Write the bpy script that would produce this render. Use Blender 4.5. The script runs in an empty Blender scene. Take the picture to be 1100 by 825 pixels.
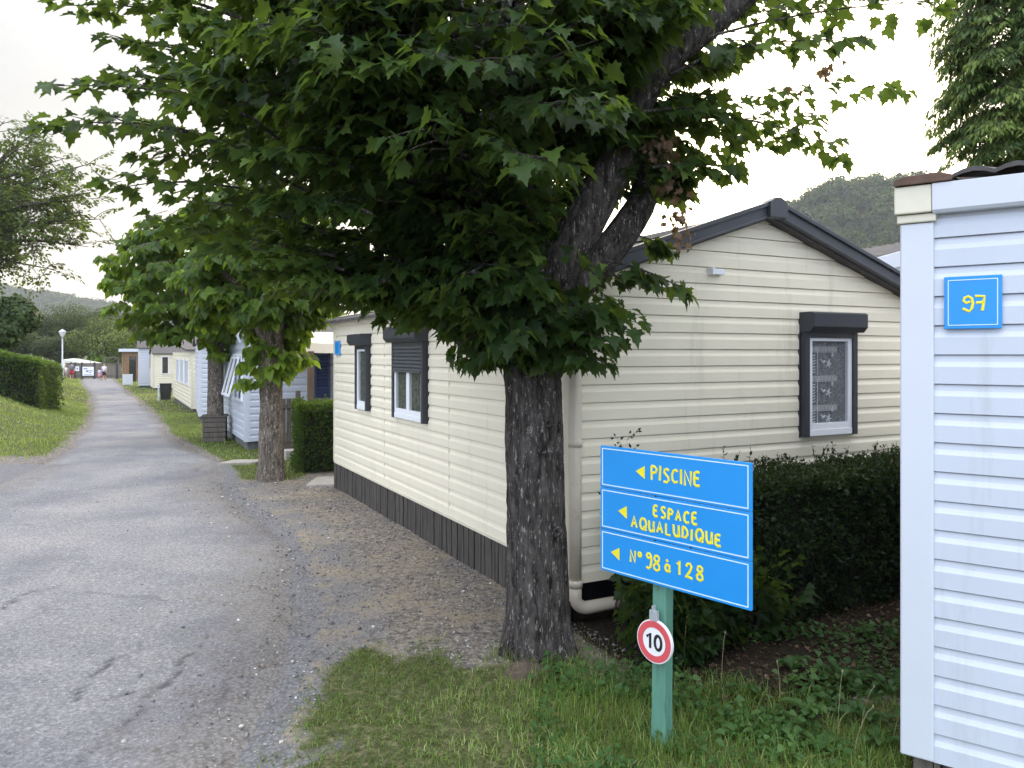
import bpy, bmesh, math, random
import numpy as np
from mathutils import Vector
random.seed(7); RNG = np.random.default_rng(7)
R = math.radians
SC = bpy.context.scene
COL = SC.collection

# ------------------------------------------------------------------ camera, sky, sun, exposure
F, HZ, EYE = 826.0, 380.0, 2.0            # focal length and horizon row measured on the 1100 x 825 photograph
cam_d = bpy.data.cameras.new('camera'); cam = bpy.data.objects.new('camera', cam_d); COL.objects.link(cam)
cam.location = (0, 0, EYE); cam.rotation_euler = (R(90), 0, 0)
cam_d.sensor_width = 36; cam_d.lens = 36 * F / 1100; cam_d.shift_y = -(412.5 - HZ) / 1100
cam_d.clip_start = .05; cam_d.clip_end = 5000
SC.camera = cam
SC.view_settings.view_transform = 'Standard'; SC.view_settings.look = 'None'
SC.view_settings.gamma = 1; SC.view_settings.use_curve_mapping = False
SC.view_settings.exposure = 1.46

SUN_AZ, SUN_EL = 19.0, 13.0               # the sun is low behind the roofs, right of the view axis
world = bpy.data.worlds.new('World'); SC.world = world; world.use_nodes = True
def build_world():
    nt = world.node_tree; N = nt.nodes; L = nt.links; N.clear()
    out = N.new('ShaderNodeOutputWorld'); bg = N.new('ShaderNodeBackground'); bg.inputs['Strength'].default_value = .1
    sky = N.new('ShaderNodeTexSky'); sky.sky_type = 'NISHITA'; sky.sun_disc = False
    sky.sun_elevation = R(SUN_EL); sky.sun_rotation = R(SUN_AZ); sky.dust_density = 4; sky.air_density = 1.2; sky.ozone_density = 1.5
    tc = N.new('ShaderNodeTexCoord')
    def math_(op, a, b=None):
        n = N.new('ShaderNodeMath'); n.operation = op
        for i, v in enumerate((a, b)):
            if v is None: continue
            if isinstance(v, (int, float)): n.inputs[i].default_value = v
            else: L.new(v, n.inputs[i])
        return n.outputs[0]
    def dot(vec):
        n = N.new('ShaderNodeVectorMath'); n.operation = 'DOT_PRODUCT'; L.new(tc.outputs['Generated'], n.inputs[0]); n.inputs[1].default_value = vec
        return n.outputs['Value']
    a, e = R(SUN_AZ), R(SUN_EL)
    ds = math_('MAXIMUM', dot((math.sin(a) * math.cos(e), math.cos(a) * math.cos(e), math.sin(e))), 0.0)
    glow = math_('MULTIPLY', math_('POWER', ds, 14.0), 16.0)
    halo = math_('MULTIPLY', math_('POWER', ds, 3.5), 5.0)
    up = math_('MULTIPLY', math_('POWER', math_('MAXIMUM', dot((0, 0, 1)), 0.0), 2.4), 13.5)
    back = math_('MULTIPLY', math_('MAXIMUM', dot((-.22, -.975, 0)), 0.0), 8.5)
    # cloud veil brightness
    noi = N.new('ShaderNodeTexNoise'); noi.inputs['Scale'].default_value = 2.2; noi.inputs['Detail'].default_value = 5
    mp = N.new('ShaderNodeMapping'); mp.inputs['Scale'].default_value = (1, 1, 3); L.new(tc.outputs['Generated'], mp.inputs[0]); L.new(mp.outputs[0], noi.inputs['Vector'])
    var = math_('ADD', math_('MULTIPLY', noi.outputs['Fac'], 1.3), .95)
    tot_c = math_('ADD', var, up)
    low = math_('POWER', math_('SUBTRACT', 1.0, math_('MAXIMUM', math_('ABSOLUTE', dot((0, 0, 1))), 0.0)), 9.0)
    low = math_('MULTIPLY', math_('MULTIPLY', low, math_('MAXIMUM', dot((-.1, .995, 0)), 0.0)), 4.6)
    tot_w = math_('ADD', math_('ADD', glow, halo), low)
    def scale(col, val):
        n = N.new('ShaderNodeVectorMath'); n.operation = 'SCALE'; n.inputs[0].default_value = col; L.new(val, n.inputs['Scale']); return n.outputs[0]
    def add(x, y):
        n = N.new('ShaderNodeVectorMath'); n.operation = 'ADD'; L.new(x, n.inputs[0]); L.new(y, n.inputs[1]); return n.outputs[0]
    veil = add(add(scale((.96, .985, 1.05), tot_c), scale((.86, .98, 1.20), back)), scale((1.0, .87, .64), tot_w))
    mix = N.new('ShaderNodeMix'); mix.data_type = 'RGBA'; mix.inputs['Factor'].default_value = .90
    L.new(sky.outputs[0], mix.inputs['A']); L.new(veil, mix.inputs['B'])
    L.new(mix.outputs['Result'], bg.inputs['Color']); L.new(bg.outputs[0], out.inputs[0])
build_world()
sd = bpy.data.lights.new('sun', 'SUN'); sd.energy = .6; sd.angle = R(14); sd.color = (1, .88, .70)
sun = bpy.data.objects.new('sun', sd); COL.objects.link(sun)
sun.rotation_euler = Vector((-math.sin(R(SUN_AZ)) * math.cos(R(SUN_EL)), -math.cos(R(SUN_AZ)) * math.cos(R(SUN_EL)), -math.sin(R(SUN_EL)))).to_track_quat('-Z', 'Y').to_euler()

# ------------------------------------------------------------------ helpers: measuring
def P(px, py, Y):                          # photograph pixel at a known distance -> point
    return Vector(((px - 550) / F * Y, Y, EYE + (HZ - py) / F * Y))
def sst(a, b, x):
    t = np.clip((x - a) / (b - a), 0, 1); return t * t * (3 - 2 * t)
def vnoise(x, y, seed=0):
    x = np.asarray(x, float); y = np.asarray(y, float)
    xi = np.floor(x).astype(np.int64); yi = np.floor(y).astype(np.int64); fx = x - xi; fy = y - yi
    fx = fx * fx * (3 - 2 * fx); fy = fy * fy * (3 - 2 * fy)
    def h(a, b):
        v = (a * 374761393 + b * 668265263 + seed * 974634521) & 0xffffffff
        v = ((v ^ (v >> 13)) * 1274126177) & 0xffffffff
        return ((v ^ (v >> 16)) & 0xffff) / 65535.0
    return (h(xi, yi) * (1 - fx) + h(xi + 1, yi) * fx) * (1 - fy) + (h(xi, yi + 1) * (1 - fx) + h(xi + 1, yi + 1) * fx) * fy
def fbm(x, y, seed=0, o=4):
    s = 0; a = .5
    for i in range(o): s = s + a * vnoise(np.asarray(x) * 2 ** i, np.asarray(y) * 2 ** i, seed + i); a *= .5
    return s
RW = Vector((-.462, .887, 0)); RF = Vector((.887, .462, 0))    # along the lane, and square to it
LEFT_Y = [-20, 5, 11.8, 16, 22.6, 30, 45, 72, 86, 140]; LEFT_X = [-9, -7.6, -7.9, -9.3, -12.4, -16.3, -24.6, -40.2, -48, -80]
RIGHT_Y = [-20, 3, 6, 8.5, 11.2, 13, 16, 20, 26, 40, 72, 86, 140]; RIGHT_X = [-.2, -1.15, -1.6, -2.5, -4.1, -4.8, -6.5, -9.0, -12.0, -19.6, -37, -44.5, -75]
def road_l(y): return np.interp(y, LEFT_Y, LEFT_X)
def road_r(y): return np.interp(y, RIGHT_Y, RIGHT_X)
def gz(x, y):                              # the lie of the land
    x = np.asarray(x, float); y = np.asarray(y, float)
    base = -.9 * sst(8, 100, y) * 1.0
    base = np.where(y > 14, -.9 * np.clip((y - 14) / 74, 0, 1.1), 0)
    d = (road_l(y) - x) * .88
    bank = 1.35 * sst(0, 4.5, d) * sst(13.5, 22, y) * (1 - .6 * sst(70, 90, y))
    roll = .05 * (fbm(x * .35, y * .35, 3) - .5) * sst(6, 14, y)
    bump = .06 * (fbm(x * .9, y * .9, 5) - .5) * sst(.0, 1.0, np.asarray(x - road_r(y)))
    return base + bank + roll + bump
def G(px, py):                             # pixel on the ground -> point
    Y = 10.0
    for _ in range(60):
        x = (px - 550) / F * Y; Y = .5 * Y + .5 * (EYE - float(gz(x, Y))) * F / (py - HZ)
    x = (px - 550) / F * Y
    return Vector((x, Y, float(gz(x, Y))))

# ------------------------------------------------------------------ helpers: materials
def new_mat(name):
    m = bpy.data.materials.new(name); m.use_nodes = True
    nt = m.node_tree; return m, nt.nodes, nt.links, nt.nodes['Principled BSDF']
def ramp_node(N, stops):
    r = N.new('ShaderNodeValToRGB'); cr = r.color_ramp
    while len(cr.elements) < len(stops): cr.elements.new(.5)
    for e, (p, c) in zip(cr.elements, stops): e.position = p; e.color = (*c, 1)
    return r
def tex(N, L, kind, scale, stretch=(1, 1, 1), coord='Object', detail=4, rough=.55):
    tc = N.new('ShaderNodeTexCoord'); mp = N.new('ShaderNodeMapping'); mp.inputs['Scale'].default_value = stretch
    L.new(tc.outputs[coord], mp.inputs[0])
    if kind == 'noise':
        t = N.new('ShaderNodeTexNoise'); t.inputs['Detail'].default_value = detail; t.inputs['Roughness'].default_value = rough
    else: t = N.new('ShaderNodeTexVoronoi')
    t.inputs['Scale'].default_value = scale; L.new(mp.outputs[0], t.inputs['Vector']); return t
def mixc(N, L, fac, a, b, mode='MIX'):
    m = N.new('ShaderNodeMix'); m.data_type = 'RGBA'; m.blend_type = mode
    for k, v in (('Factor', fac), ('A', a), ('B', b)):
        if isinstance(v, (int, float)): m.inputs[k].default_value = v
        elif isinstance(v, tuple): m.inputs[k].default_value = (*v, 1)
        else: L.new(v, m.inputs[k])
    return m.outputs['Result']
def bump(N, L, b, h, strength, dist):
    n = N.new('ShaderNodeBump'); n.inputs['Strength'].default_value = strength; n.inputs['Distance'].default_value = dist
    L.new(h, n.inputs['Height']); L.new(n.outputs[0], b.inputs['Normal'])
def plain(name, col, rough=.5, var=.12, scale=6, stretch=(1, 1, 1), metal=0, bmp=0, dirt=None, spec=.5):
    m, N, L, b = new_mat(name)
    t = tex(N, L, 'noise', scale, stretch, detail=6)
    lo = tuple(c * (1 - var) for c in col); hi = tuple(min(1, c * (1 + var)) for c in col)
    r = ramp_node(N, [(.25, lo), (.75, hi)]); L.new(t.outputs['Fac'], r.inputs[0]); out = r.outputs[0]
    if dirt:
        t2 = tex(N, L, 'noise', dirt[1], dirt[3] if len(dirt) > 3 else (1, 1, 1), detail=8, rough=.7)
        r2 = ramp_node(N, [(dirt[2], (0, 0, 0)), (min(1, dirt[2] + .22), (1, 1, 1))]); L.new(t2.outputs['Fac'], r2.inputs[0])
        out = mixc(N, L, r2.outputs[0], out, dirt[0])
    L.new(out, b.inputs['Base Color']); b.inputs['Roughness'].default_value = rough; b.inputs['Metallic'].default_value = metal
    b.inputs['Specular IOR Level'].default_value = spec
    if bmp: bump(N, L, b, t.outputs['Fac'], .5, bmp)
    return m
def siding_mat(name, col, dirt):
    m, N, L, b = new_mat(name)
    t = tex(N, L, 'noise', 1.3, (1, 1, .5), detail=5)
    r = ramp_node(N, [(.3, tuple(c * .93 for c in col)), (.7, col)]); L.new(t.outputs['Fac'], r.inputs[0])
    t2 = tex(N, L, 'noise', 2.2, (3, 3, .35), detail=8, rough=.7)             # rain streaks
    r2 = ramp_node(N, [(.56, (0, 0, 0)), (.80, (.45, .45, .45))]); L.new(t2.outputs['Fac'], r2.inputs[0])
    o = mixc(N, L, r2.outputs[0], r.outputs[0], dirt)
    t3 = tex(N, L, 'noise', 45, (1, 1, 1), detail=6, rough=.8)                # small specks
    r3 = ramp_node(N, [(.70, (0, 0, 0)), (.76, (.5, .5, .5))]); L.new(t3.outputs['Fac'], r3.inputs[0])
    o = mixc(N, L, r3.outputs[0], o, dirt)
    L.new(o, b.inputs['Base Color']); b.inputs['Roughness'].default_value = .42; b.inputs['Specular IOR Level'].default_value = .4
    t4 = tex(N, L, 'noise', 1.1, (1, 1, 2), detail=2); bump(N, L, b, t4.outputs['Fac'], .25, .02)
    return m
def leaf_mat(name, dark, mid, light, trans=.35, rough=.45):
    m, N, L, b = new_mat(name)
    at = N.new('ShaderNodeAttribute'); at.attribute_name = 'tint'
    r = ramp_node(N, [(0, dark), (.55, mid), (1, light)]); L.new(at.outputs['Fac'], r.inputs[0])
    L.new(r.outputs[0], b.inputs['Base Color']); b.inputs['Roughness'].default_value = rough; b.inputs['Specular IOR Level'].default_value = .22
    tr = N.new('ShaderNodeBsdfTranslucent')
    L.new(mixc(N, L, .6, r.outputs[0], tuple(min(1, c * s) for c, s in zip(light, (1.9, 1.8, .9)))), tr.inputs['Color'])
    mx = N.new('ShaderNodeMixShader'); mx.inputs[0].default_value = trans
    L.new(b.outputs[0], mx.inputs[1]); L.new(tr.outputs[0], mx.inputs[2])
    L.new(mx.outputs[0], N['Material Output'].inputs[0]); return m
def bark_mat(name, lo, hi, scale=18):
    m, N, L, b = new_mat(name)
    t = tex(N, L, 'noise', scale, (1, 1, .22), detail=10, rough=.75)
    r = ramp_node(N, [(.38, lo), (.50, tuple((a + c) / 2 for a, c in zip(lo, hi))), (.64, hi)]); L.new(t.outputs['Fac'], r.inputs[0])
    t2 = tex(N, L, 'noise', 52, (1, 1, .30), detail=5, rough=.75); r2 = ramp_node(N, [(.575, (0, 0, 0)), (.63, (1, 1, 1))]); L.new(t2.outputs['Fac'], r2.inputs[0])
    o = mixc(N, L, r2.outputs[0], r.outputs[0], tuple(min(1, c * 2.7) for c in hi))
    L.new(o, b.inputs['Base Color']); b.inputs['Roughness'].default_value = .9; b.inputs['Specular IOR Level'].default_value = .15
    bump(N, L, b, t.outputs['Fac'], .9, .03); return m
def wood_mat(name, lo, hi, stretch=(8, 8, .6), scale=6):
    m, N, L, b = new_mat(name)
    t = tex(N, L, 'noise', scale, stretch, detail=8, rough=.65)
    r = ramp_node(N, [(.3, lo), (.7, hi)]); L.new(t.outputs['Fac'], r.inputs[0])
    t2 = tex(N, L, 'noise', 1.7, (1, 1, 1), detail=5)
    o = mixc(N, L, t2.outputs['Fac'], r.outputs[0], tuple(c * .55 for c in lo)); 
    o = mixc(N, L, .55, r.outputs[0], o)
    L.new(o, b.inputs['Base Color']); b.inputs['Roughness'].default_value = .85; bump(N, L, b, t.outputs['Fac'], .5, .01); return m

M = {}
M['cream'] = siding_mat('cream_siding', (.85, .785, .625), (.42, .38, .28))
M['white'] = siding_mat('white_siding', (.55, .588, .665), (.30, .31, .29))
M['white_trim'] = plain('white_trim', (.575, .602, .66), .35, .03, 3)
M['cream_trim'] = plain('cream_trim', (.70, .65, .52), .4, .06, 4, dirt=((.38, .33, .24), 3, .62))
M['cream_old'] = plain('aged_cream_plastic', (.66, .62, .50), .45, .08, 7, dirt=((.4, .35, .24), 5, .6))
M['anthracite'] = plain('anthracite_metal', (.030, .034, .045), .38, .12, 8)
M['shutter'] = plain('shutter_slats', (.07, .075, .085), .4, .1, 8)
M['rake'] = plain('grey_roof_trim', (.055, .058, .07), .38, .15, 4)
M['tile'] = plain('roof_tiles', (.075, .068, .068), .8, .3, 9, bmp=.02, dirt=((.20, .15, .10), 6, .55))
M['tile_brown'] = plain('brown_roof_tile', (.11, .065, .045), .8, .3, 12, bmp=.02)
M['pvc'] = plain('white_window_frame', (.82, .84, .88), .3, .03, 5)
M['skirt'] = wood_mat('grey_timber_skirt', (.022, .019, .017), (.15, .132, .115))
M['wood_grey'] = wood_mat('weathered_timber', (.07, .06, .05), (.20, .17, .14))
M['wood_post'] = wood_mat('brown_timber', (.10, .065, .04), (.24, .17, .11))
M['fence_wood'] = wood_mat('grey_brown_fence', (.11, .09, .07), (.27, .23, .19))
M['chalet'] = wood_mat('chalet_boards', (.20, .11, .055), (.40, .25, .14), (.7, .7, 9), 4)
M['concrete'] = plain('concrete', (.36, .33, .29), .9, .2, 9, bmp=.01, dirt=((.16, .14, .11), 5, .55))
M['plinth'] = plain('grey_plinth', (.13, .13, .135), .9, .25, 9)
M['pipe'] = plain('sand_pipe', (.64, .57, .46), .4, .07, 5, dirt=((.25, .20, .15), 6, .6))
M['blue'] = plain('blue_sign_paint', (.008, .255, .67), .38, .05, 2.5, dirt=((.02, .16, .55), 40, .70))
M['line'] = plain('pale_line', (.62, .76, .90), .45, .05, 8)
M['yellow'] = plain('yellow_lettering', (.80, .70, .02), .5, .05, 8)
M['green_post'] = plain('green_post_paint', (.10, .25, .185), .6, .18, 7, (1, 1, .4), dirt=((.04, .045, .035), 11, .53, (2.5, 2.5, .35)))
M['sign_red'] = plain('faded_red', (.62, .085, .10), .45, .08, 20)
M['sign_white'] = plain('sign_white', (.78, .78, .80), .45, .03, 9)
M['black'] = plain('black_paint', (.012, .012, .014), .5, .2, 9)
M['galv'] = plain('galvanised_metal', (.42, .45, .48), .4, .1, 14, metal=.3)
M['awning_pale'] = plain('pale_canvas', (.58, .57, .50), .85, .08, 3)
M['awning'] = plain('beige_canvas', (.52, .46, .36), .85, .1, 4)
M['shutter_blue'] = plain('blue_louvre', (.035, .05, .12), .5, .15, 5)
M['dark_box'] = plain('dark_plastic', (.02, .02, .022), .5, .2, 9)
M['bark1'] = bark_mat('maple_bark', (.014, .012, .011), (.115, .102, .094), 24)
M['bark2'] = bark_mat('street_tree_bark', (.05, .04, .032), (.21, .18, .15), 20)
M['bark3'] = bark_mat('dark_bark', (.03, .025, .02), (.10, .085, .07), 6)
M['leaf_maple'] = leaf_mat('maple_leaves', (.011, .027, .009), (.030, .063, .018), (.13, .20, .042), .42)
M['leaf_street'] = leaf_mat('broad_leaves', (.020, .044, .011), (.055, .105, .018), (.20, .30, .042), .46)
M['leaf_ash'] = leaf_mat('thin_leaves', (.030, .050, .014), (.062, .098, .022), (.14, .19, .045), .38)
M['leaf_dark'] = leaf_mat('dark_leaves', (.012, .028, .008), (.026, .052, .013), (.07, .11, .025), .25)
M['leaf_far'] = leaf_mat('woodland_leaves', (.010, .022, .008), (.040, .068, .016), (.20, .25, .055), .2)
M['leaf_hedge'] = leaf_mat('hedge_leaves', (.008, .017, .006), (.022, .042, .012), (.07, .11, .028), .2, .4)
M['leaf_hedge2'] = leaf_mat('clipped_hedge_leaves', (.020, .044, .010), (.050, .098, .018), (.16, .25, .04), .28)
M['leaf_con'] = leaf_mat('feathery_leaves', (.022, .05, .012), (.06, .11, .024), (.19, .26, .06), .34)
M['leaf_dead'] = leaf_mat('dead_leaves', (.06, .038, .024), (.14, .092, .058), (.30, .21, .13), .25)
M['grass'] = leaf_mat('grass_blades', (.036, .084, .017), (.125, .23, .048), (.42, .48, .20), .38)
M['weed'] = leaf_mat('weed_leaves', (.03, .075, .02), (.06, .13, .035), (.13, .22, .06), .3)
M['stone'] = plain('pebbles', (.30, .28, .25), .85, .35, 30)
M['core'] = plain('shade_core', (.012, .012, .007), .95, .4, 20)  # near-black, paints in the shade deep inside the hedges

def glass_mat():
    m, N, L, b = new_mat('window_glass'); b.inputs['Base Color'].default_value = (.02, .025, .03, 1); b.inputs['Roughness'].default_value = .04
    b.inputs['Specular IOR Level'].default_value = .6
    t = N.new('ShaderNodeBsdfTransparent'); mx = N.new('ShaderNodeMixShader'); mx.inputs[0].default_value = .78
    L.new(b.outputs[0], mx.inputs[1]); L.new(t.outputs[0], mx.inputs[2]); L.new(mx.outputs[0], N['Material Output'].inputs[0]); return m
M['glass'] = glass_mat()
def lace_mat(name, a, bcol, scale):
    m, N, L, b = new_mat(name)
    t = tex(N, L, 'noise', scale, (1, 1, 1), detail=3); r = ramp_node(N, [(.44, a), (.56, bcol)]); L.new(t.outputs['Fac'], r.inputs[0])
    L.new(r.outputs[0], b.inputs['Base Color']); b.inputs['Roughness'].default_value = .9; return m
M['net'] = lace_mat('net_curtain', (.16, .175, .19), (.30, .32, .34), 60)
M['lace'] = plain('lace_pattern', (.72, .75, .78), .9, .15, 60)
M['flower_net'] = lace_mat('flowered_curtain', (.05, .06, .055), (.16, .17, .12), 34)

# ------------------------------------------------------------------ helpers: meshes and objects
class MB:
    def __init__(s): s.v = []; s.f = []
    def vert(s, p): s.v.append(tuple(p)); return len(s.v) - 1
    def quad(s, *p): i = len(s.v); s.v += [tuple(q) for q in p]; s.f.append(tuple(range(i, i + len(p))))
    def hexa(s, c):                        # eight corners: bottom ring, top ring
        i = len(s.v); s.v += [tuple(q) for q in c]
        for f in ((0, 3, 2, 1), (4, 5, 6, 7), (0, 1, 5, 4), (1, 2, 6, 5), (2, 3, 7, 6), (3, 0, 4, 7)): s.f.append(tuple(i + k for k in f))
    def loft(s, rings, closed=True, caps=True):
        n = len(rings[0]); i = len(s.v)
        for r in rings: s.v += [tuple(q) for q in r]
        for k in range(len(rings) - 1):
            for j in range(n if closed else n - 1):
                a = i + k * n + j; b2 = i + k * n + (j + 1) % n; s.f.append((a, b2, b2 + n, a + n))
        if caps and closed: s.f.append(tuple(i + j for j in range(n - 1, -1, -1))); s.f.append(tuple(i + (len(rings) - 1) * n + j for j in range(n)))
    def tube(s, pts, rad, n=8, flat=None):
        pts = [Vector(p) for p in pts]; rings = []
        if isinstance(rad, (int, float)): rad = [rad] * len(pts)
        ref = Vector((0, 0, 1)) if flat is None else flat
        for k, p in enumerate(pts):
            t = (pts[min(k + 1, len(pts) - 1)] - pts[max(k - 1, 0)]).normalized()
            r0 = ref if abs(t.dot(ref)) < .95 else Vector((1, 0, 0))
            a = t.cross(r0).normalized(); b = a.cross(t).normalized()
            fl = 1 if flat is None else .25
            rings.append([p + (a * math.cos(2 * math.pi * j / n) + b * math.sin(2 * math.pi * j / n) * fl) * rad[k] for j in range(n)])
        s.loft(rings)
class Fr:                                  # a wall frame: a along, b out of the wall, z up
    def __init__(s, o, dx, n): s.o = Vector(o); s.dx = Vector(dx).normalized(); s.n = Vector(n).normalized(); s.z = Vector((0, 0, 1))
    def p(s, a, b, z): return Vector((s.o.x, s.o.y, 0)) + s.dx * a + s.n * b + s.z * z
def fbox(mb, fr, a0, a1, b0, b1, z0, z1):
    mb.hexa([fr.p(a0, b0, z0), fr.p(a1, b0, z0), fr.p(a1, b1, z0), fr.p(a0, b1, z0), fr.p(a0, b0, z1), fr.p(a1, b0, z1), fr.p(a1, b1, z1), fr.p(a0, b1, z1)])
def origin(o):
    v = Vector((0, 0, 0))
    while o: v += o.location; o = o.parent
    return v
def link(name, me, m, parent=None, smooth=False, bevel=0):
    me.materials.append(m)
    if smooth: me.polygons.foreach_set('use_smooth', [True] * len(me.polygons))
    o = bpy.data.objects.new(name, me); COL.objects.link(o)
    if parent: o.parent = parent
    if bevel:
        bv = o.modifiers.new('bevel', 'BEVEL'); bv.width = bevel; bv.segments = 2; bv.limit_method = 'ANGLE'; bv.angle_limit = R(40)
    return o
def obj(name, mb, m, parent=None, smooth=False, bevel=0, loc=None):
    org = origin(parent) if parent else Vector(loc or (0, 0, 0))
    me = bpy.data.meshes.new(name); me.from_pydata([(x - org.x, y - org.y, z - org.z) for x, y, z in mb.v], [], mb.f); me.update()
    bm = bmesh.new(); bm.from_mesh(me); bmesh.ops.recalc_face_normals(bm, faces=bm.faces); bm.to_mesh(me); bm.free()
    o = link(name, me, m, parent, smooth, bevel)
    if not parent: o.location = org
    return o
def tag(o, label=None, cat=None, group=None, kind=None):
    if label: o['label'] = label
    if cat: o['category'] = cat
    if group: o['group'] = group
    if kind: o['kind'] = kind
    return o
def thing(name, loc, label, cat, group=None):
    o = bpy.data.objects.new(name, None); COL.objects.link(o); o.location = loc; o.empty_display_size = .2
    return tag(o, label, cat, group)
def np_mesh(name, V, faces, m, parent=None, tint=None, attrs=None, smooth=False, loc=None):
    """V (n,3) in world space; faces (k,3|4) array"""
    org = np.array(origin(parent)) if parent else np.array(loc if loc is not None else (0, 0, 0), float)
    me = bpy.data.meshes.new(name); n = len(V); k, w = faces.shape
    me.vertices.add(n); me.vertices.foreach_set('co', (V - org).astype(np.float32).ravel())
    me.loops.add(k * w); me.loops.foreach_set('vertex_index', faces.astype(np.int32).ravel())
    me.polygons.add(k); me.polygons.foreach_set('loop_start', np.arange(0, k * w, w, dtype=np.int32)); me.polygons.foreach_set('loop_total', np.full(k, w, np.int32))
    al = dict(attrs or {})
    if tint is not None: al['tint'] = tint
    for nm, d in al.items():
        a = me.attributes.new(nm, 'FLOAT', 'POINT'); a.data.foreach_set('value', np.asarray(d, np.float32))
    me.update(calc_edges=True); me.validate()
    o = link(name, me, m, parent, smooth)
    if not parent: o.location = org
    return o
def unit(a): return a / np.maximum(np.linalg.norm(a, axis=-1, keepdims=True), 1e-9)
def T_(pts, faces): return np.array(pts, float), np.array(faces)
def fan(outline, c, curl=.25, fold=.15):
    pts = [(c[0], c[1], -curl * c[1] ** 2)] + [(x, y, -curl * y * y + fold * abs(x)) for x, y in outline]
    n = len(outline); return T_(pts, [(0, 1 + i, 1 + (i + 1) % n) for i in range(n)])
_h = [(0, 0), (.26, -.06), (.25, .12), (.50, .18), (.42, .30), (.52, .46), (.31, .47), (.23, .55), (.25, .74), (.13, .74)]
MAPLE = fan(_h + [(0, 1.0)] + [(-x, y) for x, y in _h[:0:-1]], (0, .36), .38, .28)
_h = [(0, .06), (.22, -.02), (.42, .16), (.44, .42), (.30, .70)]
HEART = fan(_h + [(0, 1.05)] + [(-x, y) for x, y in _h[:0:-1]], (0, .4), .3, .25)
OVAL = T_([(0, 0, 0), (.28, .45, .08), (0, 1, -.1), (-.28, .45, .08)], [(0, 1, 2), (0, 2, 3)])
NEEDLE = T_([(0, 0, 0), (.17, .4, .05), (0, 1, -.1), (-.17, .4, .05)], [(0, 1, 2), (0, 2, 3)])
SPRIG = T_([(0, 0, 0), (.30, .25, .05), (.05, .45, 0), (.34, .72, -.06), (0, 1.1, -.15), (-.34, .72, -.06), (-.05, .45, 0), (-.30, .25, .05)], [(0, 1, 2), (0, 2, 6), (0, 6, 7), (2, 3, 4), (2, 4, 6), (4, 5, 6)])
def leaves(name, pos, axis, nrm, size, tmpl, m, parent, tint, loc=None):
    tv, tf = tmpl; pos = np.asarray(pos, float); n = len(pos)
    axis = unit(np.asarray(axis, float)); nrm = np.asarray(nrm, float)
    nrm = unit(nrm - axis * (nrm * axis).sum(1, keepdims=True)); side = np.cross(axis, nrm)
    size = np.asarray(size, float)[:, None, None]
    V = pos[:, None, :] + size * (tv[None, :, 0, None] * side[:, None, :] + tv[None, :, 1, None] * axis[:, None, :] + tv[None, :, 2, None] * nrm[:, None, :])
    Fc = (tf[None] + (np.arange(n) * len(tv))[:, None, None]).reshape(-1, 3)
    return np_mesh(name, V.reshape(-1, 3), Fc, m, parent, np.repeat(np.clip(tint, 0, 1), len(tv)), loc=loc)

# ------------------------------------------------------------------ ground, road
def ground_mat():
    m, N, L, b = new_mat('ground_soil')
    def att(n):
        a = N.new('ShaderNodeAttribute'); a.attribute_name = n; return a.outputs['Fac']
    def mth(op, x, y):
        n = N.new('ShaderNodeMath'); n.operation = op
        for i, v in enumerate((x, y)):
            if isinstance(v, (int, float)): n.inputs[i].default_value = v
            else: L.new(v, n.inputs[i])
        return n.outputs[0]
    n1 = tex(N, L, 'noise', 1.6, detail=8, rough=.65); n2 = tex(N, L, 'noise', 14, detail=8, rough=.7); n3 = tex(N, L, 'noise', 70, detail=4, rough=.7)
    vo = tex(N, L, 'voronoi', 40); n3 = tex(N, L, 'noise', 34, detail=6, rough=.9)
    soil = ramp_node(N, [(.40, (.045, .039, .035)), (.49, (.155, .136, .12)), (.60, (.39, .355, .315))]); L.new(mixc(N, L, .65, n2.outputs['Fac'], n3.outputs['Fac']), soil.inputs[0])
    grav = ramp_node(N, [(.0, (.34, .33, .325)), (.35, (.22, .215, .215)), (.7, (.08, .08, .083))]); L.new(vo.outputs['Distance'], grav.inputs[0])
    gv = mixc(N, L, .55, grav.outputs[0], mixc(N, L, n3.outputs['Fac'], (.03, .03, .032), (.36, .345, .35)))
    gras = ramp_node(N, [(.36, (.02, .026, .010)), (.5, (.075, .085, .032)), (.64, (.26, .23, .14))]); L.new(mixc(N, L, .6, n2.outputs['Fac'], n3.outputs['Fac']), gras.inputs[0])
    dark = ramp_node(N, [(.35, (.014, .011, .008)), (.55, (.035, .027, .02)), (.72, (.10, .075, .05))]); L.new(n3.outputs['Fac'], dark.inputs[0])
    straw = ramp_node(N, [(.35, (.165, .135, .098)), (.7, (.43, .365, .265))]); L.new(n3.outputs['Fac'], straw.inputs[0])
    def soft(a):
        x = mth('ADD', a, mth('MULTIPLY', mth('SUBTRACT', mth('ADD', mth('MULTIPLY', n1.outputs['Fac'], .6), mth('MULTIPLY', n2.outputs['Fac'], .4)), .5), 1.5))
        r = ramp_node(N, [(.38, (0, 0, 0)), (.62, (1, 1, 1))]); L.new(x, r.inputs[0]); return r.outputs[0]
    c = mixc(N, L, soft(att('gravel')), soil.outputs[0], gv)
    c = mixc(N, L, soft(att('straw')), c, straw.outputs[0])
    c = mixc(N, L, soft(att('turf')), c, gras.outputs[0])
    c = mixc(N, L, soft(att('litter')), c, dark.outputs[0])
    L.new(c, b.inputs['Base Color']); b.inputs['Roughness'].default_value = .95; b.inputs['Specular IOR Level'].default_value = .1
    bump(N, L, b, mixc(N, L, .5, n2.outputs['Color'], vo.outputs['Color']), .8, .02); return m
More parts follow.
